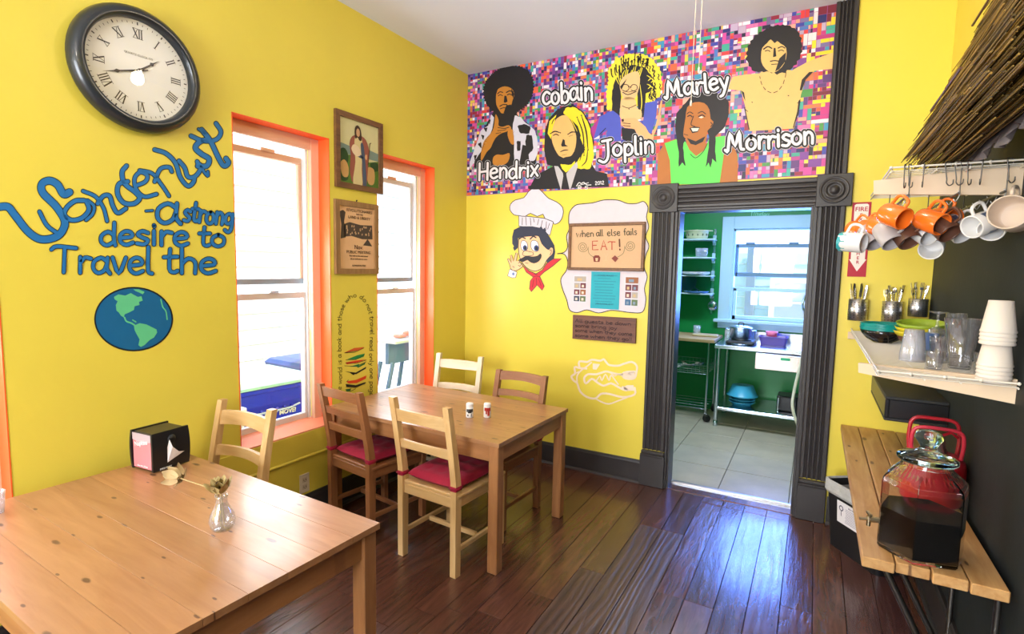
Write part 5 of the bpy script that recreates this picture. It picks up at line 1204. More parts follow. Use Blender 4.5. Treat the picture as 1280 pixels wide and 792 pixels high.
loft(MB(), [(rrect(bw_+.058, bd_+.068, .042), .315), (rrect(bw_+.076, bd_+.084, .048), .33), (rrect(bw_+.074, bd_+.084, .048), .386), (rrect(bw_+.050, bd_+.060, .042), .390), (rrect(bw_+.02, bd_+.03, .04), .26)], False, True).build('liner_bag', mat('clear_grey_liner', (.50,.49,.47), .25, bump=.9, bscale=40, noise=.3, nscale=15), t)
pn = MB().box((-.0, 0, 0), (.003, .205, .125), .0).build('paper_notice', m_paper, t, loc=(-bw_/2-.0200, 0, .235)); pn.rotation_euler = (0, R(-4), 0)
MB().lathe([(.011,0),(.014,.0005),(.017,0)], n=8, Mx=Matrix.Translation((-.0022, .07, .025)) @ Matrix.Rotation(-pi/2, 4, 'Y')).bx(-.0024,-.002,.068,.072,-.02,.01).build('recycling_mark', paint(60,50,80), pn)
print_text('RECYCLING', .014, frame_m((-.0022, -.02, .045), (0,-1,0), (0,0,1)), paint(70,60,90), 'lettering', pn)
mb = MB()
for k in range(9): mb.bx(-.0021, -.0016, -.085+random.uniform(0,.02), .045-random.uniform(0,.01), .030-.0095*k, .0325-.0095*k)
mb.build('printed_lines', paint(130,120,140), pn)

# ---- wire shelves
def wire_shelf(name, label, x0, x1, y0, y1, z, lip, pitch=.028, front='bead'):
    t = thing(name, label, 'shelf', ((x0+x1)/2, (y0+y1)/2, z)); cx_, cy_ = (x0+x1)/2, (y0+y1)/2
    mb = MB()
    n = int((y1-y0)/pitch)
    for i in range(n+1):
        y = y0+(y1-y0)*i/n-cy_; mb.tube([(x0-cx_, y, 0), (x1-cx_, y, 0)], .0017, 5)
    mb.build('deck_wires', m_wire, t)['kind'] = 'stuff'
    for x in (x0, x0+.13, x1-.14, x1): MB().tube([(x-cx_, y0-cy_, -.004), (x-cx_, y1-cy_, -.004)], .0030, 6).build('rail_wire', m_wire, t)
    MB().tube([(x0-cx_, y0-cy_, lip), (x0-cx_, y1-cy_, lip)], .0035, 6).build('lip_wire', m_wire, t)
    MB().tube([(x0-cx_, y0-cy_, lip), (x1-cx_, y0-cy_, lip)], .0035, 6).build('lip_wire', m_wire, t)
    for k in range(9):
        x = x0+(x1-x0)*k/8-cx_
        if k % 2 == 0: MB().tube([(x, y0-cy_-.002, lip-.002), (x+.01, y0-cy_+.03, .002)], .0028, 6).sphere((x, y0-cy_-.002, lip), .0055, 8, 6).build('wire_clip', m_wire, t)
    return t, cx_, cy_
SZ = 1.235
wire_shelf('wire_shelf', 'white wire shelf on the black wall holding cups, glasses and bowls', 2.850, 3.215, -1.64, -.015, SZ, .012)
# tapered cream board under its near end, and the wall cleat
def board_px(name, label, pts, y0, y1, parent=None):
    P_ = [at(x, y, 1, y_) for (x, y), y_ in zip(pts, (y0, y1, y1, y0))]
    c_ = sum(P_, Vector())/4; n = (P_[1]-P_[0]).cross(P_[3]-P_[0]).normalized()*.009
    vs = [p-c_-n for p in P_]+[p-c_+n for p in P_]
    o = MB().add(vs, [(0,1,2,3),(7,6,5,4)]+[(i,(i+1)%4,4+(i+1)%4,4+i) for i in range(4)]).build(name, m_cream, None, loc=c_); tag(o, label, 'board'); return o
board_px('shelf_board', 'cream painted board under the near end of the lower wire shelf', ((1074,453),(1274,474),(1273,505),(1074,465)), -1.40, -1.585)
board_px('shelf_board', 'cream painted board behind the hooks of the upper wire rack', ((1092,226),(1280,205),(1280,244),(1092,243)), -1.40, -1.43)
MB().bx(2.835, W-.002, -.020, -.001, 1.185, 1.228, .002).build('trim_6', m_cream, kind='structure')
RZ = 1.945
wire_shelf('wire_rack', 'white wire rack on the black wall from which mugs and hooks hang', 2.852, 3.212, -1.50, -.70, RZ, .012)
# S hooks on the near rail of the rack
def s_hook(px, k, big=False):
    top = at(px, 214-(px-1112)*.08, 1, -1.503); x = top.x; z = RZ+.012
    t = thing('s_hook', 'thin dark metal S-hook on the near rail of the upper wire rack', 'hook', (x, -1.503, z), k, 'metal hooks on the wire rack')
    L_ = .062
    pts = [(.012,0,-.010),(.010,0,.004),(0,0,.0085),(-.006,0,.004),(-.004,0,-.015),(.002,0,-L_+.012),(.002,0,-L_),(.010,0,-L_-.010),(.020,0,-L_-.004),(.021,0,-L_+.010)]
    MB().tube(smooth(pts, 3), .0019, 6).build('wire', m_steeld, t)
    return t
HK = []
for px, k in ((1131, 1.2), (1137, .9), (1155, 1.5), (1184, .2), (1196, .1), (1211, .9), (1228, 1.5), (1262, .4)): HK.append(s_hook(px, k))
order_labels(HK, 'thin dark metal hook on the upper rack rail, %s from the left', lambda o: view_x(o.location))

# ---- mugs
def make_mug(col, rim, r_=.039, h_=.088, deco=None):
    t = thing('mug', 'mug', 'mug')
    MB().lathe([(.0001,0),(r_*.80,0),(r_*.90,.004),(r_,.018),(r_,h_-.002),(r_-.001,h_),(r_-.004,h_),(r_-.005,h_-.004),(r_-.005,.012),(r_*.7,.006),(.0001,.006)], n=26).build('body', col, t)
    MB().disc(r_-.005, .0072, n=26).build('inside', rim, t)
    MB().tube(smooth([(r_-.003,0,h_*.80),(r_+.020,0,h_*.84),(r_+.032,0,h_*.60),(r_+.028,0,h_*.34),(r_-.002,0,h_*.20)], 4), .0055, 8).build('handle', col, t)
    if deco:
        b_ = MB(); n = 8
        for (a0, a1, z0, z1) in deco[1]:
            vs = []
            for i in range(n+1):
                a = R(a0+(a1-a0)*i/n); vs += [((r_+.0006)*cos(a), (r_+.0006)*sin(a), z0*h_), ((r_+.0006)*cos(a), (r_+.0006)*sin(a), z1*h_)]
            b_.add(vs, [(2*i,2*i+2,2*i+3,2*i+1) for i in range(n)], True)
        b_.build('printed_pattern', deco[0], t)
    return t
m_or = mat('orange_glaze', (.88, .17, .015), .18, coat=.5); m_gry = mat('grey_mug_glaze', (.42,.38,.38), .3); m_bei = mat('beige_glaze', (.66,.52,.40), .3); m_wht = mat('white_glaze', (.76,.74,.72), .25)
m_tealg = mat('teal_glaze', (.04,.34,.38), .2, coat=.4); m_ins = mat('grey_brown_mug_interior', (.20,.15,.13), .5); m_brn = mat('brown_glaze', (.12,.05,.03), .3); m_grn = mat('olive_print', (.30,.42,.06), .4); m_navy = mat('navy_print', (.06,.09,.16), .4)
ring = [(-180,180,.10,.16)]
pat = [(-60,-20,.3,.7),(20,60,.2,.5),(90,130,.4,.8),(180,230,.2,.6)]
kinds = {'orange': lambda: make_mug(m_or, m_ins), 'grey': lambda: make_mug(m_gry, m_ins), 'white': lambda: make_mug(m_wht, m_ins, deco=(m_navy, pat)), 'teal': lambda: make_mug(m_wht, m_tealg, deco=(m_tealg, [(-180,180,0,.35)])),
         'green': lambda: make_mug(m_wht, m_ins, deco=(m_grn, pat)), 'beige': lambda: make_mug(m_bei, m_bei, .053, .112), 'brown': lambda: make_mug(m_brn, m_ins), 'plain': lambda: make_mug(m_wht, m_wht)}
proto = {}
def mug(kind, px, py, y, label, d=(.62, -.62, -.34), roll=0):
    """opening centre at the photo pixel on plane y, opening facing d"""
    if kind in proto: o = copy_tree(proto[kind])
    else: o = proto[kind] = kinds[kind]()
    o['label'] = label; o['group'] = 'mugs hanging from the wire rack'
    d = Vector(d).normalized(); q = d.to_track_quat('Z', 'Y').to_matrix().to_4x4()
    up = Vector((0,0,1)); loc_up = q.to_3x3().inverted() @ up; a = math.atan2(loc_up.y, loc_up.x)
    o.matrix_world = Matrix.Translation(at(px, py, 1, y) - d*.088) @ q @ Matrix.Rotation(a+roll, 4, 'Z')
    return o
mug('orange', 1131, 274, -1.52, 'glossy orange mug hanging nearest, its opening towards the room')
mug('orange', 1114, 288, -1.36, 'glossy orange mug hanging second in the left row behind the nearest orange one')
mug('orange', 1098, 292, -1.16, 'glossy orange mug hanging third in the left row')
mug('orange', 1082, 292, -.96, 'orange mug hanging farthest along the left row, next to the door casing')
mug('orange', 1178, 281, -1.50, 'orange mug in the middle of the rack above a grey one')
mug('orange', 1194, 274, -1.38, 'orange mug in the middle row with its handle turned up', (.5,-.6,-.1))
mug('teal', 1080, 304, -1.30, 'white mug with a teal base at the far left of the hanging mugs', (.75,-.35,-.1))
mug('grey', 1117, 304, -1.44, 'grey mug hanging below the nearest orange ones, its dark opening down', (.4,-.5,-.7))
mug('brown', 1138, 303, -1.44, 'brown mug hanging low between the orange mugs', (.4,-.5,-.7))
mug('grey', 1095, 305, -1.22, 'grey mug hanging low at the left, behind another grey mug', (.4,-.5,-.7))
mug('plain', 1163, 296, -1.42, 'plain white mug hanging low in the middle of the row', (.5,-.6,-.5))
mug('brown', 1188, 292, -1.46, 'brown mug hanging below the middle orange mugs', (.45,-.5,-.6))
mug('white', 1206, 294, -1.36, 'white mug with a dark blue print, low at the right of the middle group', (.45,-.5,-.6))
mug('white', 1214, 284, -1.52, 'white mug with dark blue print hanging between the orange and beige mugs', (-.6,-.5,-.25))
mug('green', 1238, 288, -1.50, 'white mug with an olive green print beside the beige mug', (-.3,-.6,-.35))
mug('beige', 1263, 266, -1.62, 'plain beige mug hanging nearest the camera at the right edge', (-.35,-.75,.05))
mug('plain', 1163, 312, -1.36, 'plain white mug hanging lowest, seen end-on against the yellow wall', (-.2,-.8,-.3))
# rods the mugs hang on
t = thing('mug_rod', 'thin dark rods with small hooks under the wire rack carrying the mugs', 'rod', (3.0, -1.2, 1.86))
for x in (-.09, .05, .17):
    MB().tube([(x, -.29, 0), (x, .50, 0)], .004, 6).build('rod', m_steeld, t)
    for y in (-.30, .30): MB().tube([(x, y, 0), (x, y, .082)], .002, 5).build('hanger', m_steeld, t)
me = None
for x in (-.09, .05, .17):
    for k in range(8):
        if me is None: o = MB().tube(smooth([(0,0,.010),(.006,0,.002),(.004,0,-.010),(-.004,0,-.026),(-.010,0,-.018)], 3), .0018, 5).build('cup_hook', m_steel, t); me = o.data
        else: o = bpy.data.objects.new('cup_hook', me); C.objects.link(o); o.parent = t
        o.location = (x, -.27+.105*k, 0)

# ---- things on the lower wire shelf
def on_shelf(px, py): p_ = at(px, py, 2, SZ+.002); return p_
def bowl_mesh(r_, h_, th=.003, n=36): return MB().lathe([(.0001,0),(r_*.42,0),(r_*.46,.004),(r_*.72,h_*.30),(r_*.92,h_*.70),(r_,h_),(r_-th,h_),(r_*.90-th,h_*.70),(r_*.68,h_*.32),(r_*.40,.008),(.0001,.008)], n=n)
m_tealb = mat('teal_plastic', (.0,.24,.22), .3); m_lime = mat('lime_green_plastic', (.30,.42,.03), .35); m_ylwb = mat('yellow_plastic_bowl', (.62,.50,.02), .35)
y_ = -.60
c_ = (2.955, y_, SZ+.004)
o = bowl_mesh(.100, .062).build('bowl', mat('black_glaze', (.012,.010,.010), .12, coat=.6), loc=c_); tag(o, 'glossy black bowl under the teal bowls on the wire shelf', 'bowl', 'bowls on the wire shelf')
for k in range(3):
    o = bowl_mesh(.103-.001*k, .060).build('bowl', m_tealb, loc=(c_[0], c_[1], c_[2]+.016+.011*k)); tag(o, ('teal plastic bowl at the bottom of the teal stack', 'teal plastic bowl in the middle of the teal stack', 'teal plastic bowl on top of the teal stack')[k], 'bowl', 'bowls on the wire shelf')
c_ = (3.085, -.70, SZ+.030)
o = bowl_mesh(.085, .050).build('bowl', m_brn, loc=(c_[0], c_[1], SZ+.004)); tag(o, 'dark red-brown bowl at the bottom of the green and yellow stack', 'bowl', 'bowls on the wire shelf')
for k, (m, lb) in enumerate(((m_ylwb, 'yellow plastic bowl low in the stack behind the clear cups'), (m_ylwb, 'yellow plastic bowl just below the lime green one'), (m_lime, 'lime green plastic bowl on top of the yellow bowls'))):
    o = bowl_mesh(.100, .052).build('bowl', m, loc=(c_[0]+.004*k, c_[1], c_[2]+.020*k)); tag(o, lb, 'bowl', 'bowls on the wire shelf'); o.rotation_euler = (R(3*k), R(-2), 0)
def tumbler(name, label, x, y, r0_, r1_, h_, m, z=0, rim=.003, group=None, solid=.006, cat='cup'):
    o = MB().lathe([(.0001,0),(r0_,0),(r1_,h_),(r1_-rim,h_),(r0_-rim,solid),(.0001,solid)], n=28).build(name, m, loc=(x, y, SZ+.003+z)); return tag(o, label, cat, group)
# upside-down stack of clear plastic cups
for k in range(4):
    o = MB().lathe([(.043,0),(.044,.004),(.032,.105),(.0001,.105),(.0001,.102),(.030,.102),(.041,.004),(.041,0),(.043,0)], n=28).build('plastic_cup', m_clearp, loc=(2.998, -1.22, SZ+.003+.007*k)); tag(o, 'clear plastic cup in the upside-down nested stack left of the glasses, %s' % ('bottom one', 'second from the bottom', 'second from the top', 'topmost')[k], 'cup', 'nested clear cups')
o = MB().lathe([(.043,0),(.044,.004),(.034,.098),(.0001,.098),(.0001,.095),(.032,.095),(.041,.004),(.041,0)], n=28).build('plastic_cup', thin_glass('blue_clear_plastic', (.30,.50,.90), .16, .35), loc=(3.075, -1.02, SZ+.003)); tag(o, 'upside-down blue-tinted cup behind the clear cups', 'cup')
def glass(label, x, y, r0_, r1_, h_, stem=0):
    t = thing('drinking_glass', label, 'glass', (x, y, SZ+.003), 0, 'clear glasses on the wire shelf')
    if stem:
        MB().lathe([(r1_*.8,0),(r1_,h_*.45),(r1_*.72,h_*.62),(.006,h_*.66),(.005,h_*.94),(.034,h_*.99),(.035,h_),(.0001,h_),(.0001,h_*.63),(r1_*.70,h_*.605),(r1_-.002,h_*.45),(r1_*.8-.002,0)], n=28).build('bowl_and_stem', m_thin, t)
    else:
        MB().lathe([(.0001,0),(r0_,0),(r0_*1.05,.004),(r1_,h_),(r1_-.002,h_),(r0_-.002,.008),(.0001,.008)], n=28).build('glass_body', m_thin, t)
glass('small clear glass in front of the nested plastic cups', 3.040, -1.40, .022, .030, .065)
glass('large round clear goblet in the middle of the shelf, nearest the edge', 3.125, -1.33, .032, .056, .185)
glass('clear tumbler partly hidden between the goblet and the white cups', 3.170, -1.46, .028, .034, .080)
glass('upside-down stemmed glass at the back of the shelf with its foot up', 3.10, -1.02, .03, .036, .19, 1)
glass('tall clear glass standing at the back beside the stemmed glass', 3.165, -1.00, .032, .036, .185)
glass('clear glass leaning behind the small glass at the shelf front', 3.085, -1.20, .026, .036, .10)
# nested white cups
m_foam = mat('white_foam_cup', (.76,.67,.58), .6)
for s_, (x, y, n_) in enumerate(((3.166, -1.585, 9), )):
    for k in range(n_):
        zz = .003 if k == 0 else .003+.0128*k
        if k >= 5: zz += .058
        o = MB().lathe([(.0440,0),(.0462,.002),(.0462,.007),(.0445,.009),(.0315,.104),(.0001,.104),(.0001,.102),(.0300,.102),(.0425,.009),(.0425,0)], n=28).build('paper_cup', m_foam, loc=(x, y, SZ+zz)); tag(o, 'white cup in the nested stack at the right shelf end, %s from the bottom' % ORD[k], 'cup', 'nested white cups at the right end of the shelf')

# ---- cutlery holders hung on the wall
m_cut = mat('cutlery_steel', (.70,.70,.70), .18, metal=1)
def holder(lb, x, z, r_, h_, n_, knives):
    t = thing('cutlery_holder', lb, 'cutlery holder', (x, -.012-r_, z))
    MB().lathe([(.0001,0),(r_,0),(r_,h_),(r_-.002,h_),(r_-.002,.003),(.0001,.003)], n=28).build('steel_cup', mat('holder_steel', (.70,.71,.74), .32, metal=1), t)
    mb = MB()
    for i in range(16):
        for j in range(7):
            a = 2*pi*i/16; zz = h_*.14+h_*.72*j/6; d = Vector((cos(a), sin(a), 0)); sd = Vector((-sin(a), cos(a), 0))*.0022
            c_ = d*(r_+.0004)+Vector((0,0,zz)); u = Vector((0,0,.0026)); mb.add([c_-sd-u, c_+sd-u, c_+sd+u, c_-sd+u], [(0,1,2,3)])
    mb.build('punched_holes', m_blackm, t)['kind'] = 'stuff'
    MB().bx(-.01, .01, r_-.002, r_+.010, h_*.5, h_*.9, .002).build('wall_hook', m_steeld, t)
    made = {}
    for k in range(n_):
        a = 2*pi*k/n_+x*9; rr = r_*.55; lean = Vector((cos(a)*.16, sin(a)*.16, 1)).normalized(); b_ = Vector((x+cos(a)*rr*.5, -.012-r_+sin(a)*rr*.5, z+.008)); L_ = h_+random.uniform(.045, .095)
        kind = 'knife' if knives else random.choice(['fork', 'spoon'])
        q = lean.to_track_quat('Z', 'Y').to_matrix().to_4x4(); q.translation = b_
        q = q @ Matrix.Rotation(a*2.3, 4, 'Z')
        mb = MB(); mb.box((0,0,L_*.40), (.006,.002,L_*.80), .0008)
        if kind == 'knife': mb.add([(-.008,-.0008,L_*.62),(.006,-.0008,L_*.62),(.008,-.0008,L_*.88),(.002,-.0008,L_),(-.007,-.0008,L_*.97),(-.008,.0008,L_*.62),(.006,.0008,L_*.62),(.008,.0008,L_*.88),(.002,.0008,L_),(-.007,.0008,L_*.97)], [(0,1,2,3,4),(9,8,7,6,5)]+[(i,(i+1)%5,5+(i+1)%5,5+i) for i in range(5)])
        elif kind == 'fork':
            mb.box((0,0,L_*.82), (.018,.002,.014), .001)
            for f_ in (-.007,-.0023,.0023,.007): mb.box((f_,0,L_*.82+.020), (.0022,.0016,.030))
        else: mb.sphere((0,0,L_*.88), .013, 12, 8, sc=(.85,.25,1.35))
        o = mb.build(kind, m_cut); o.matrix_world = q
        wh = 'left' if x < 2.95 else ('middle' if x < 3.12 else 'right')
        tag(o, kind, kind, '%s pieces in the %s holder' % (kind, wh)); made.setdefault(kind, []).append((view_x(q @ Vector((0,0,L_))), o))
    for kind, l_ in made.items():
        for j, (_, o) in enumerate(sorted(l_, key=lambda z_: z_[0])): o['label'] = 'silver %s, %s from the left in the %s perforated holder' % (kind, ORD[j], wh)
holder('perforated steel cutlery holder with knives, next to the door casing', 2.872, 1.305, .050, .125, 9, True)
holder('perforated steel cutlery holder in the middle of the three', 3.040, 1.300, .050, .125, 10, False)
holder('perforated steel cutlery holder nearest the black wall, behind the green bowl', 3.160, 1.345, .046, .10, 8, False)
t = thing('tea_strainer', 'small mesh strainer leaning against the black wall behind the lime bowl', 'strainer', (3.185, -.32, SZ+.075))
MB().sphere((0,0,0), .045, 16, 8, sc=(.5,1,.9)).tube([(0,.0,-.03),(.0,-.01,-.072)], .004, 6).build('mesh_cup', mat('strainer_mesh', (.35,.33,.25), .4, metal=.6, bump=.8, bscale=500), t)

# ---- reed awning at top right
t = thing('reed_awning', 'dark golden reed mat sloping down from the black wall above the mug rack', 'reed mat', (3.08, -1.9, 2.4))
random.seed(9)
p0, p1 = Vector((3.195, 0, 2.80)), Vector((2.93, 0, 2.035)); nrm = Vector((-(p1-p0).z, 0, (p1-p0).x)).normalized()*-1
base = Vector((3.08, -1.9, 2.4)); mats_r = [mat('dark_reed', (.10,.062,.012), .6), mat('golden_reed', (.34,.20,.035), .55), mat('brown_reed', (.20,.12,.022), .6)]
mb = MB()
PR = [(3.205,2.74),(3.06,2.36),(2.975,2.14),(2.928,2.035),(3.00,1.985),(3.075,1.985),(3.125,2.10),(3.16,2.24),(3.205,2.46)]
def inside(x, z):
    c = False; n = len(PR)
    for i in range(n):
        (x1_, z1_), (x2_, z2_) = PR[i], PR[i-1]
        if (z1_ > z) != (z2_ > z) and x < (x2_-x1_)*(z-z1_)/(z2_-z1_)+x1_: c = not c
    return c
k = 0
while k < 1500:
    x, z = random.uniform(2.925, 3.205), random.uniform(1.98, 2.74)
    if not inside(x, z): continue
    k += 1
    v = (z-1.98)/.76; yend = -1.16-.10*v + random.uniform(-.13, .07)
    L_ = random.uniform(.5, 1.2); r_ = random.uniform(.0018, .0034)
    a = Vector((x-random.uniform(0,.022), yend, z-random.uniform(0,.03))); b = Vector((x+random.uniform(-.008,.008), yend-L_, z+random.uniform(-.012,.012)))
    mid = a.lerp(b, .4)+Vector((.004,0,random.uniform(0,.012)))
    mb.cm = random.choice([0,0,1,2,2]); mb.tube([a-base, mid-base, b-base], [r_*.6, r_, r_], 4)
o = mb.build('reeds', mats_r, t); o['kind'] = 'stuff'
for u in (.12, .5, .85):
    q = p0.lerp(p1, u)+nrm*.012
    MB().tube([q-base+Vector((0,-1.45,0)), q-base+Vector((0,-1.9,0))], .004, 6).build('binding_cord', m_brn, t)
# grey cloth valance under the awning
t = thing('cloth_valance', 'dark grey scalloped cloth hanging under the reed mat', 'cloth', (3.10, -1.6, 2.2))
mb = MB(); vs = []; fs = []; nn = 60
for i in range(nn+1):
    y = -1.12-1.1*i/nn; sc_ = abs(sin((i/nn)*pi*4.5)); wv_ = .012*sin(i*1.9)
    for j in range(7):
        v = j/6; P_ = Vector((3.212-.115*v, 0, 2.36-.40*v+(.05*(1-sc_) if j == 6 else 0))); P_.x -= wv_*v; P_.y = y; vs.append(P_-Vector((3.10,-1.6,2.2)))
for i in range(nn):
    for j in range(6): fs.append((7*i+j, 7*i+j+1, 7*i+j+8, 7*i+j+7))
mb.add(vs, fs, True); o = mb.build('cloth', mat('grey_cloth', (.20,.17,.17), .8, noise=.3, nscale=30), t); md = o.modifiers.new('thick', 'SOLIDIFY'); md.thickness = .003

# ---- ceiling lamp and pull cords
t = thing('ceiling_lamp', 'round opal ceiling lamp above the middle of the dining room', 'lamp', (2.17, -1.6, H))
MB().lathe([(.0001,0),(.07,0),(.065,-.03),(.03,-.05),(.03,-.12),(.0001,-.12)], n=24).build('canopy', m_white, t)
mo = pane_mat('opal_glass', (1,1,1))
MB().sphere((0,0,-.28), .16, 24, 14).build('opal_globe', pane_mat('opal_shade_glass', (.95,.90,.82)), t)
for dx, z1, lb in ((-.012, 2.236, 'longer of the two thin pull cords hanging from the ceiling lamp'), (.012, 2.36, 'shorter of the two thin pull cords hanging from the ceiling lamp')):
    t = thing('pull_cord', lb, 'cord', (2.178+dx, -1.585-.17*0, 2.86), 0, 'pull cords of the ceiling lamp'); 
    MB().tube([(0,0,.20), (0,0,z1-2.86+.02)], .0016, 6).build('cord', mat('pale_cord', (.62,.55,.45), .6), t)
    MB().lathe([(.0001,-.012),(.004,-.010),(.0045,0),(.0025,.010),(.0001,.012)], c=(0,0,z1-2.86+.01), n=10).build('cord_end', m_wire, t)

# ================================================================ KITCHEN
m_ksteel = mat('kitchen_steel', (.55,.60,.66), .22, metal=1, noise=.06)
t = thing('steel_worktable', 'long stainless steel worktable with a lower shelf under the kitchen window', 'table', (2.6, 2.13, KF))
X0, X1, Y0, Y1 = -.80, .75, -.34, .34
MB().bx(X0, X1, Y0, Y1, .80, .838, .004).build('top', m_ksteel, t); MB().bx(X0, X1, Y1-.02, Y1, .838, .93, .003).build('splashback', m_ksteel, t)
MB().bx(X0+.03, X1-.03, Y0+.03, Y1-.03, .17, .20, .004).build('lower_shelf', m_ksteel, t)
for x in (X0+.04, X1-.04):
    for y in (Y0+.04, Y1-.04): MB().tube([(x, y, .0), (x, y, .80)], .019, 12).lathe([(.024,0),(.024,.05),(.02,.06)], c=(x, y, 0), n=12).build('leg', m_ksteel, t)
dr = MB().bx(-.42, .10, Y0-.01, Y0+.45, .635, .790, .004).build('drawer', mat('warm_steel', (.60,.50,.45), .25, metal=1, noise=.15, nscale=3), t)
MB().bx(-.20, -.12, Y0-.014, Y0-.010, .740, .765).build('green_sticker', mat('green_sticker', (.02,.45,.20), .4), dr); MB().bx(-.40, .08, Y0-.020, Y0-.010, .778, .792, .003).build('drawer_lip', m_ksteel, dr)
# rolling wire cart
t = thing('rolling_cart', 'wood-topped rolling wire cart with baskets, left of the steel table', 'cart', (1.47, 2.14, KF))
MB().bx(-.38, .315, -.25, .30, .835, .868, .004).build('wood_top', wood('butcher_block', (.55,.36,.17), (.42,.25,.10), 0, .45, 8, .2, .1, .1), t)
for x in (-.30, .255):
    for y in (-.22, .27):
        MB().tube([(x, y, .09), (x, y, .835)], .0115, 10).build('post', m_ksteel, t)
        w_ = MB().lathe([(.0001,-.012),(.034,-.012),(.040,-.006),(.040,.006),(.034,.012),(.0001,.012)], n=20, Mx=Matrix.Translation((x+.015, y, .040)) @ Matrix.Rotation(R(25),4,'Z') @ Matrix.Rotation(pi/2,4,'X')).build('caster_wheel', m_black, t)
        MB().box((x+.006, y, .075), (.04, .034, .03), .004).build('caster_fork', m_steeld, w_)
def grid(z, nm, bask=0):
    mb = MB()
    for k in range(15): x = -.30+.555*k/14; mb.tube([(x,-.22,z),(x,.27,z)], .0022, 5)
    for k in range(5): y = -.22+.49*k/4; mb.tube([(-.30,y,z),(.255,y,z)], .0030, 5)
    if bask:
        for zz in (bask*.5, bask):
            mb.tube([(-.30,-.22,z+zz),(.255,-.22,z+zz),(.255,.27,z+zz),(-.30,.27,z+zz)], .003, 5, closed=True)
        for k in range(15): x = -.30+.555*k/14; mb.tube([(x,-.22,z),(x,-.22,z+bask)], .0018, 5); mb.tube([(x,.27,z),(x,.27,z+bask)], .0018, 5)
        for k in range(8): y = -.22+.49*k/7; mb.tube([(.255,y,z),(.255,y,z+bask)], .0018, 5)
    mb.build(nm, m_ksteel, t)['kind'] = 'stuff'
grid(.50, 'wire_basket', .09); grid(.135, 'wire_shelf')
random.seed(4); UT = []
for k in range(6):
    t2 = thing('kitchen_utensil', 'steel utensil lying in the wire basket of the rolling cart', 'utensil', (1.34+.045*k, 2.06+random.uniform(-.06,.1), .522+KF+.004*k), random.uniform(0, 3), 'utensils in the cart basket'); UT.append(t2)
    MB().tube([(-.10,0,.01),(.04,0,.02)], .005, 6).sphere((.08,0,.03), .035, 12, 8, sc=(1,.8,.4)).build('ladle', m_ksteel if k % 2 else m_wht, t2)
order_labels(UT, 'steel utensil lying in the cart basket, %s from the left', lambda o: view_x(o.location))
def ktag(mb, name, m, loc, lb, cat, group=None, rz=0): o = mb.build(name, m, None, loc=loc, rz=rz); return tag(o, lb, cat, group)
ktag(MB().lathe([(.0001,0),(.034,0),(.040,.10),(.038,.10),(.032,.005),(.0001,.005)], n=24), 'drinking_glass', m_clearp, (1.53, 2.30, KF+.8685), 'short clear glass on the wood top of the rolling cart', 'glass')
ktag(MB().box((0,0,.011), (.26,.16,.022), .006), 'cutting_board', mat('tan_board', (.55,.40,.20), .5), (1.64, 2.20, KF+.8685), 'thin wooden cutting board on the rolling cart', 'cutting board', None, R(4))
TZ = KF+.8385
t = thing('hot_plate', 'dark round hot plate on the steel worktable under the pot', 'hot plate', (2.02, 2.02, TZ))
MB().bx(-.13, .13, -.13, .13, .006, .040, .01).build('body', m_black, t); MB().lathe([(.0001,.040),(.092,.040),(.095,.046),(.088,.052),(.0001,.052)], n=28).build('burner', m_steeld, t)
MB().lathe([(.125,.0),(.145,.003),(.150,.012),(.148,.014),(.130,.008)], n=32).build('drip_tray', m_ksteel, t)
t = thing('cooking_pot', 'stainless steel pot with lid and side handles on the hot plate', 'pot', (2.01, 2.03, TZ+.053))
MB().lathe([(.0001,0),(.095,0),(.102,.008),(.104,.105),(.108,.108),(.0001,.108)], n=36).build('body', m_ksteel, t)
MB().lathe([(.109,.108),(.109,.114),(.06,.128),(.012,.132),(.0001,.132)], n=36).build('lid', m_ksteel, t)
MB().tube(smooth([(-.025,0,.131),(-.022,0,.158),(0,0,.165),(.022,0,.158),(.025,0,.131)], 3), .005, 8).build('lid_handle', m_steeld, t)
for s_ in (-1, 1): MB().tube(smooth([(s_*.103,-.03,.085),(s_*.135,-.025,.087),(s_*.142,0,.088),(s_*.135,.025,.087),(s_*.103,.03,.085)], 3), .0045, 8).build('side_handle', m_ksteel, t)
def tub(lb, w_, d_, h_, m, loc):
    o = loft(MB(), [(rrect(w_*.86, d_*.86, .02), 0), (rrect(w_, d_, .025), h_-.008), (rrect(w_+.014, d_+.014, .028), h_-.006), (rrect(w_+.014, d_+.014, .028), h_), (rrect(w_-.006, d_-.006, .024), h_), (rrect(w_*.84, d_*.84, .02), .004)], True, True).build('plastic_tub', m, loc=loc); return tag(o, lb, 'tub')
tub('purple-blue translucent tub with red food on the steel worktable', .26, .17, .085, mat('violet_plastic', (.16,.10,.42), .2, trans=.3), (2.31, 2.13, TZ+.001))
ktag(MB().lathe([(.0001,0),(.045,0),(.058,.05),(.055,.05),(.042,.004),(.0001,.004)], n=20), 'bowl', mat('pink_plastic', (.80,.18,.30), .3), (2.29, 2.13, TZ+.086), 'small pink bowl on top of the violet tub', 'bowl')
ktag(MB().box((0,0,.03), (.20,.12,.045), .01), 'food_portion', mat('red_food', (.55,.06,.04), .5), (2.31, 2.13, TZ+.010), 'red food seen inside the violet tub', 'food')
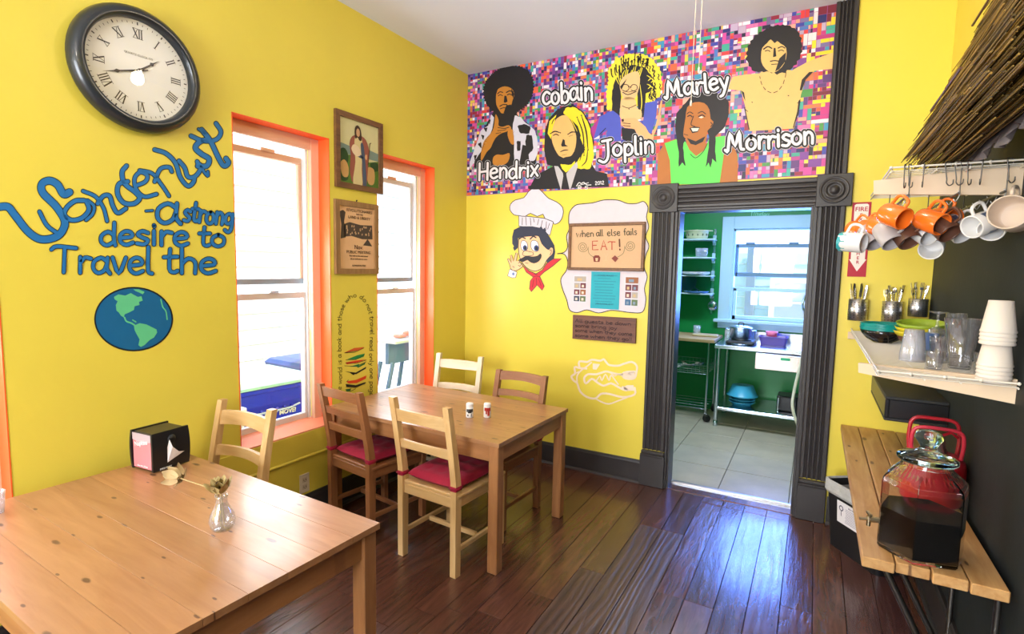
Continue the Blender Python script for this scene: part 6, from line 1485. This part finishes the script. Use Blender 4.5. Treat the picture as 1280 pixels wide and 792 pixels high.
for k in range(4):
    m_bb = mat('blue_plastic_bowl', (.06,.42,.62), .25, trans=.2) if k == 0 else m_bb
    mb = MB().lathe([(.150,0),(.152,.006),(.140,.012),(.100,.105),(.0001,.110),(.0001,.104),(.095,.100),(.135,.012),(.145,0)], n=32) if k == 3 else MB().lathe([(.0001,0),(.085,0),(.115,.045),(.128,.045),(.128,.050),(.112,.050),(.080,.004),(.0001,.004)], n=32)
    ktag(mb, 'mixing_bowl', m_bb, (2.06, 2.02, KF+.201+(.028*k if k < 3 else .108)), ('light blue plastic bowl at the bottom of the stack on the lower shelf', 'light blue plastic bowl second in the stack on the lower shelf', 'light blue plastic bowl third in the stack on the lower shelf', 'large upturned light blue bowl on top of the stack on the lower shelf')[k], 'bowl', 'blue bowls on the lower shelf')
ktag(MB().bx(-.09,.09,-.12,.12,0,.15,.01), 'storage_box', m_black, (2.47, 2.12, KF+.201), 'black box on the lower shelf of the steel table', 'box')
ktag(MB().tube(smooth([(0,0,.16),(0,0,.02),(.02,-.02,.006),(.06,-.05,.006)], 4), .008, 8), 'steel_bar', m_ksteel, (2.40, 1.87, KF+.201), 'bent pale steel bar leaning on the lower shelf', 'bar')
ktag(MB().bx(-.07,.07,-.09,.09,0,.17,.01), 'storage_box', m_black, (2.62, 2.02, KF+.201), 'dark bin at the right end of the lower shelf, by the drain hose', 'box')
ktag(MB().tube(smooth([(2.58,1.80,.80),(2.565,1.77,.70),(2.53,1.76,.45),(2.53,1.74,.30),(2.60,1.76,.12),(2.72,1.8,.05)], 5), .014, 10), 'drain_hose', mat('pale_hose', (.70,.66,.50), .4), (0,0,KF), 'pale flexible drain hose curving down at the right of the steel table', 'hose')
ktag(MB().tube(smooth([(2.66,2.2,.84),(2.64,2.12,1.02),(2.58,2.0,1.16),(2.55,1.95,1.28),(2.60,1.98,1.42),(2.68,2.05,1.46)], 5), .010, 10), 'spray_faucet', m_ksteel, (0,0,KF), 'arched steel spray faucet hose at the right of the kitchen window', 'faucet')
# wall shelves
sz = [1.930, 1.732, 1.535, 1.338]
for k, z in enumerate(sz):
    t = thing('kitchen_wall_shelf', '%s of the four thin shelves on the green wall' % ('top', 'second', 'third', 'lowest')[k]+'', 'shelf', (1.35, 2.36, z), 0, 'thin shelves on the green kitchen wall')
    MB().bx(-.35, .315, -.13, .135, -.014, 0, .003).build('shelf_board', mat('pale_shelf', (.55,.68,.66), .35) if k == 0 else bpy.data.materials['pale_shelf'], t)
    MB().bx(.285, .30, .0, .136, -.034, -.014).bx(.27, .305, .120, .136, -.06, .05, .003).build('bracket', m_pwhite, t)
MB().bx(1.628, 1.652, KY-.012, KY-.001, 1.10, 2.05, .002).build('trim_7', m_ksteel, kind='structure')
o = ktag(MB().lathe([(.0001,0),(.088,0),(.098,.02),(.104,.085),(.112,.088),(.112,.094),(.098,.092),(.092,.02),(.0001,.008)], n=36, sx=1.15), 'casserole_dish', mat('cream_casserole', (.70,.68,.42), .3), (1.475, 2.34, sz[0]+.001), 'cream casserole dish with a printed band on the top kitchen shelf', 'dish')
MB().box((.137,0,.088), (.05,.06,.010), .004).box((-.137,0,.088), (.05,.06,.010), .004).build('handle', bpy.data.materials['cream_casserole'], o)
mb = MB()
for k in range(14): a = 2*pi*k/14; mb.sphere((.1195*cos(a), .1045*sin(a), .045), .012, 8, 6, sc=(.6,.6,1.1))
mb.build('printed_pattern', mat('dark_olive_print', (.12,.16,.08), .5), o)
for k in range(3): ktag(MB().lathe([(.0001,0),(.024,0),(.031,.098),(.029,.098),(.022,.004),(.0001,.004)], n=20), 'drinking_glass', m_clearp, (1.535+.036*(k-1)+.004, 2.30+.03*(k % 2), sz[1]+.001), ('left', 'middle', 'right')[k]+' of the three pale glasses on the second kitchen shelf', 'glass', 'glasses on the second kitchen shelf')
ktag(MB().box((0,0,.010), (.20,.12,.018), .005), 'cutting_board', mat('tan_board2', (.60,.48,.30), .5), (1.19, 2.33, sz[1]+.001), 'small tan board at the left end of the second kitchen shelf', 'cutting board')
ktag(MB().lathe([(.0001,0),(.07,0),(.078,.12),(.074,.12),(.066,.004),(.0001,.004)], n=24), 'storage_jar', m_clearp, (1.16, 2.32, sz[2]+.001), 'pale round container at the left end of the third kitchen shelf', 'container')
for k in range(4): ktag(MB().lathe([(.0001,0),(.09,0),(.150,.016),(.150,.019),(.09,.005),(.0001,.005)], n=32), 'dinner_plate', m_white, (1.48, 2.34, sz[2]+.001+.006*k), ('bottom', 'second', 'third', 'top')[k]+' white plate in the stack on the third kitchen shelf', 'plate', 'stack of white plates')
o = MB().lathe([(.0001,0),(.095,0),(.112,.03),(.109,.03),(.093,.004),(.0001,.004)], n=32).tube([(.11,0,.025),(.24,0,.04)], .008, 8).build('frying_pan', mat('dark_green_pan', (.01,.08,.06), .3), None, loc=(1.37, 2.42, sz[3]+.118)); o.rotation_euler = (R(82), R(35), 0); tag(o, 'dark round pan leaning on edge on the lowest kitchen shelf', 'pan')
ktag(MB().lathe([(.0001,0),(.10,0),(.135,.018),(.132,.020),(.098,.004),(.0001,.004)], n=32), 'dinner_plate', mat('blue_plate', (.10,.25,.55), .3), (1.50, 2.33, sz[3]+.001), 'blue plate lying on the lowest kitchen shelf', 'plate')
ktag(MB().lathe([(.0001,0),(.07,0),(.09,.04),(.087,.04),(.067,.004),(.0001,.004)], n=24), 'bowl', m_brn, (1.15, 2.33, sz[3]+.001), 'dark bowl at the left end of the lowest kitchen shelf', 'bowl')
t = thing('hanging_strainer', 'steel mesh strainer hanging on the green wall below the shelves', 'strainer', (1.655, 2.478, 1.215))
MB().sphere((0,0,-.02), .050, 18, 10, sc=(.9,.35,1)).build('mesh_bowl', m_ksteel, t); MB().tube(smooth([(0,0,.03),(.012,0,.06),(0,.0,.09),(-.012,0,.06),(0,0,.03)], 3), .004, 6).build('handle', m_ksteel, t)
MB().lathe([(.052,-.003),(.052,.003),(.047,.003),(.047,-.003),(.052,-.003)], n=24, Mx=Matrix.Translation((0,-.004,-.02)) @ Matrix.Rotation(pi/2,4,'X')).build('rim', m_ksteel, t)
o = MB(); cvk = Canvas(1, KY-.001, -1); write(cvk, [(o, 1, 1)], 'Travelers', (938,270), (962,272), 8); o = o.build('wall_scribble', paint(120,200,150)); tag(o, 'small pale handwriting on the green wall above the kitchen window', 'lettering')
# unseen fitting, added to go with the kitchen fill light
t = thing('kitchen_fill_light', 'long white fitting added on the kitchen ceiling for the fill light', 'lamp', (1.9, 1.2, KH))
MB().bx(-.62, .62, -.06, .06, -.05, 0, .005).build('housing', m_white, t)

# ================================================================ OUTSIDE, BEYOND THE LEFT WINDOWS
def cart_bin(label, loc, rz, w_, d_, h_, mB, mLid, text=None, group=None):
    t = thing('wheelie_bin', label, 'bin', loc, rz, group)
    n = 3
    loft(MB(), [(rrect(w_*.78, d_*.78, .03), .0), (rrect(w_*.90, d_*.90, .04), h_*.80), (rrect(w_*.98, d_*.98, .04), h_*.84), (rrect(w_, d_, .04), h_*.93), (rrect(w_*1.03, d_*1.03, .045), h_*.935), (rrect(w_*1.03, d_*1.03, .045), h_*.96), (rrect(w_*.9, d_*.9, .04), h_*.96)], True, True).build('bin_body', mB, t)
    loft(MB(), [(rrect(w_*1.02, d_*1.04, .05), h_*.965), (rrect(w_*1.04, d_*1.06, .05), h_*.985), (rrect(w_*.94, d_*.94, .06), h_*1.02), (rrect(w_*.60, d_*.60, .06), h_*1.035)], True, True).build('lid', mLid, t)
    # fluted front panel
    for k in range(6):
        y = -w_*.22+w_*.44*k/5
    for k in range(6):
        x = -w_*.24+w_*.48*k/5; dz = .02*abs(k-2.5)
        MB().tube([(d_*.0+x, -d_*.475, h_*.80), (x, -d_*.44, h_*.80-.02+dz*.3)], .010, 8).build('moulded_rib', mB, t)
    MB().tube([(-w_*.34, -d_*.470, h_*.80), (-w_*.22, -d_*.462, h_*.78), (w_*.22, -d_*.462, h_*.78), (w_*.34, -d_*.470, h_*.80)], .008, 8).build('moulded_edge', mat('light_edge_'+t.name, (.50,.60,.85), .4), t)
    if text: print_text(text, .048, frame_m((.02, -d_*.458, h_*.755), (1,0,0), (0,-.06,1)), m_white, 'lettering', t, ext=.003, bold=.001)
    for s_ in (-1, 1): MB().lathe([(.0001,-.02),(.09,-.02),(.10,0),(.09,.02),(.0001,.02)], n=20, Mx=Matrix.Translation((s_*w_*.42, d_*.40, .10)) @ Matrix.Rotation(pi/2,4,'Y')).build('wheel', m_black, t)
    MB().tube([(-w_*.4, d_*.56, h_*.92), (w_*.4, d_*.56, h_*.92)], .015, 8).build('handle', mB, t)
    return t
GZ = -.34
cart_bin('large royal blue recycling bin with a pale lid outside the nearer window', (-1.13, -1.28, GZ), R(90-4), .66, .62, 1.04, mat('royal_blue_plastic', (.012,.035,.62), .35), mat('pale_teal_white_lid', (.36,.66,.66), .4), 'DO NOT MOVE!')
cart_bin('dark navy bin behind the royal blue recycling bin', (-1.62, -.33, GZ), R(86), .55, .60, .99, mat('navy_plastic', (.015,.035,.16), .4), mat('navy_lid', (.02,.05,.20), .4))
t = thing('storage_tub', 'small white tub outside at the left edge of the nearer window', 'tub', (-.78, -1.80, GZ))
loft(MB(), [(rrect(.24,.24,.04), 0), (rrect(.30,.30,.05), .90), (rrect(.32,.32,.05), .905), (rrect(.32,.32,.05), .94)], True, True).build('body', m_white, t)
t = thing('leaning_board', 'brown board leaning outside the nearer window, right of the blue bin', 'board', (-.50, -1.10, GZ))
MB().box((0,0,.47), (.04,.16,.94), .003).build('plank', mat('red_brown_board', (.42,.12,.08), .6), t)
# folded work stand seen through the far window
t = thing('folding_stand', 'grey-blue folding stand with slanted legs outside the far window', 'stand', (-1.0, .36, GZ))
m_fs = mat('grey_blue_metal', (.10,.19,.33), .4)
MB().box((0, 0, 1.045), (.05, .52, .21), .006).build('panel', m_fs, t); MB().box((0,-.0,1.172), (.30,.60,.03), .005).build('top', mat('pale_grey_top', (.60,.62,.68), .4), t)
for (y0_, y1_) in ((-.24, -.52), (.09, -.12)):
    for x in (-.10, .06): 
        MB().tube([(x, y0_, .96), (x, y1_, 0)], .022, 8).build('leg', m_fs, t)
t = thing('red_toy', 'small pale red object lying on the folding stand outside', 'object', (-1.0, .42, GZ+1.188))
MB().sphere((0,0,.035), .05, 12, 8, sc=(.8,1.6,.6)).box((0,-.13,.02), (.10,.10,.03), .008).build('body', mat('pale_red', (.72,.25,.22), .5), t)
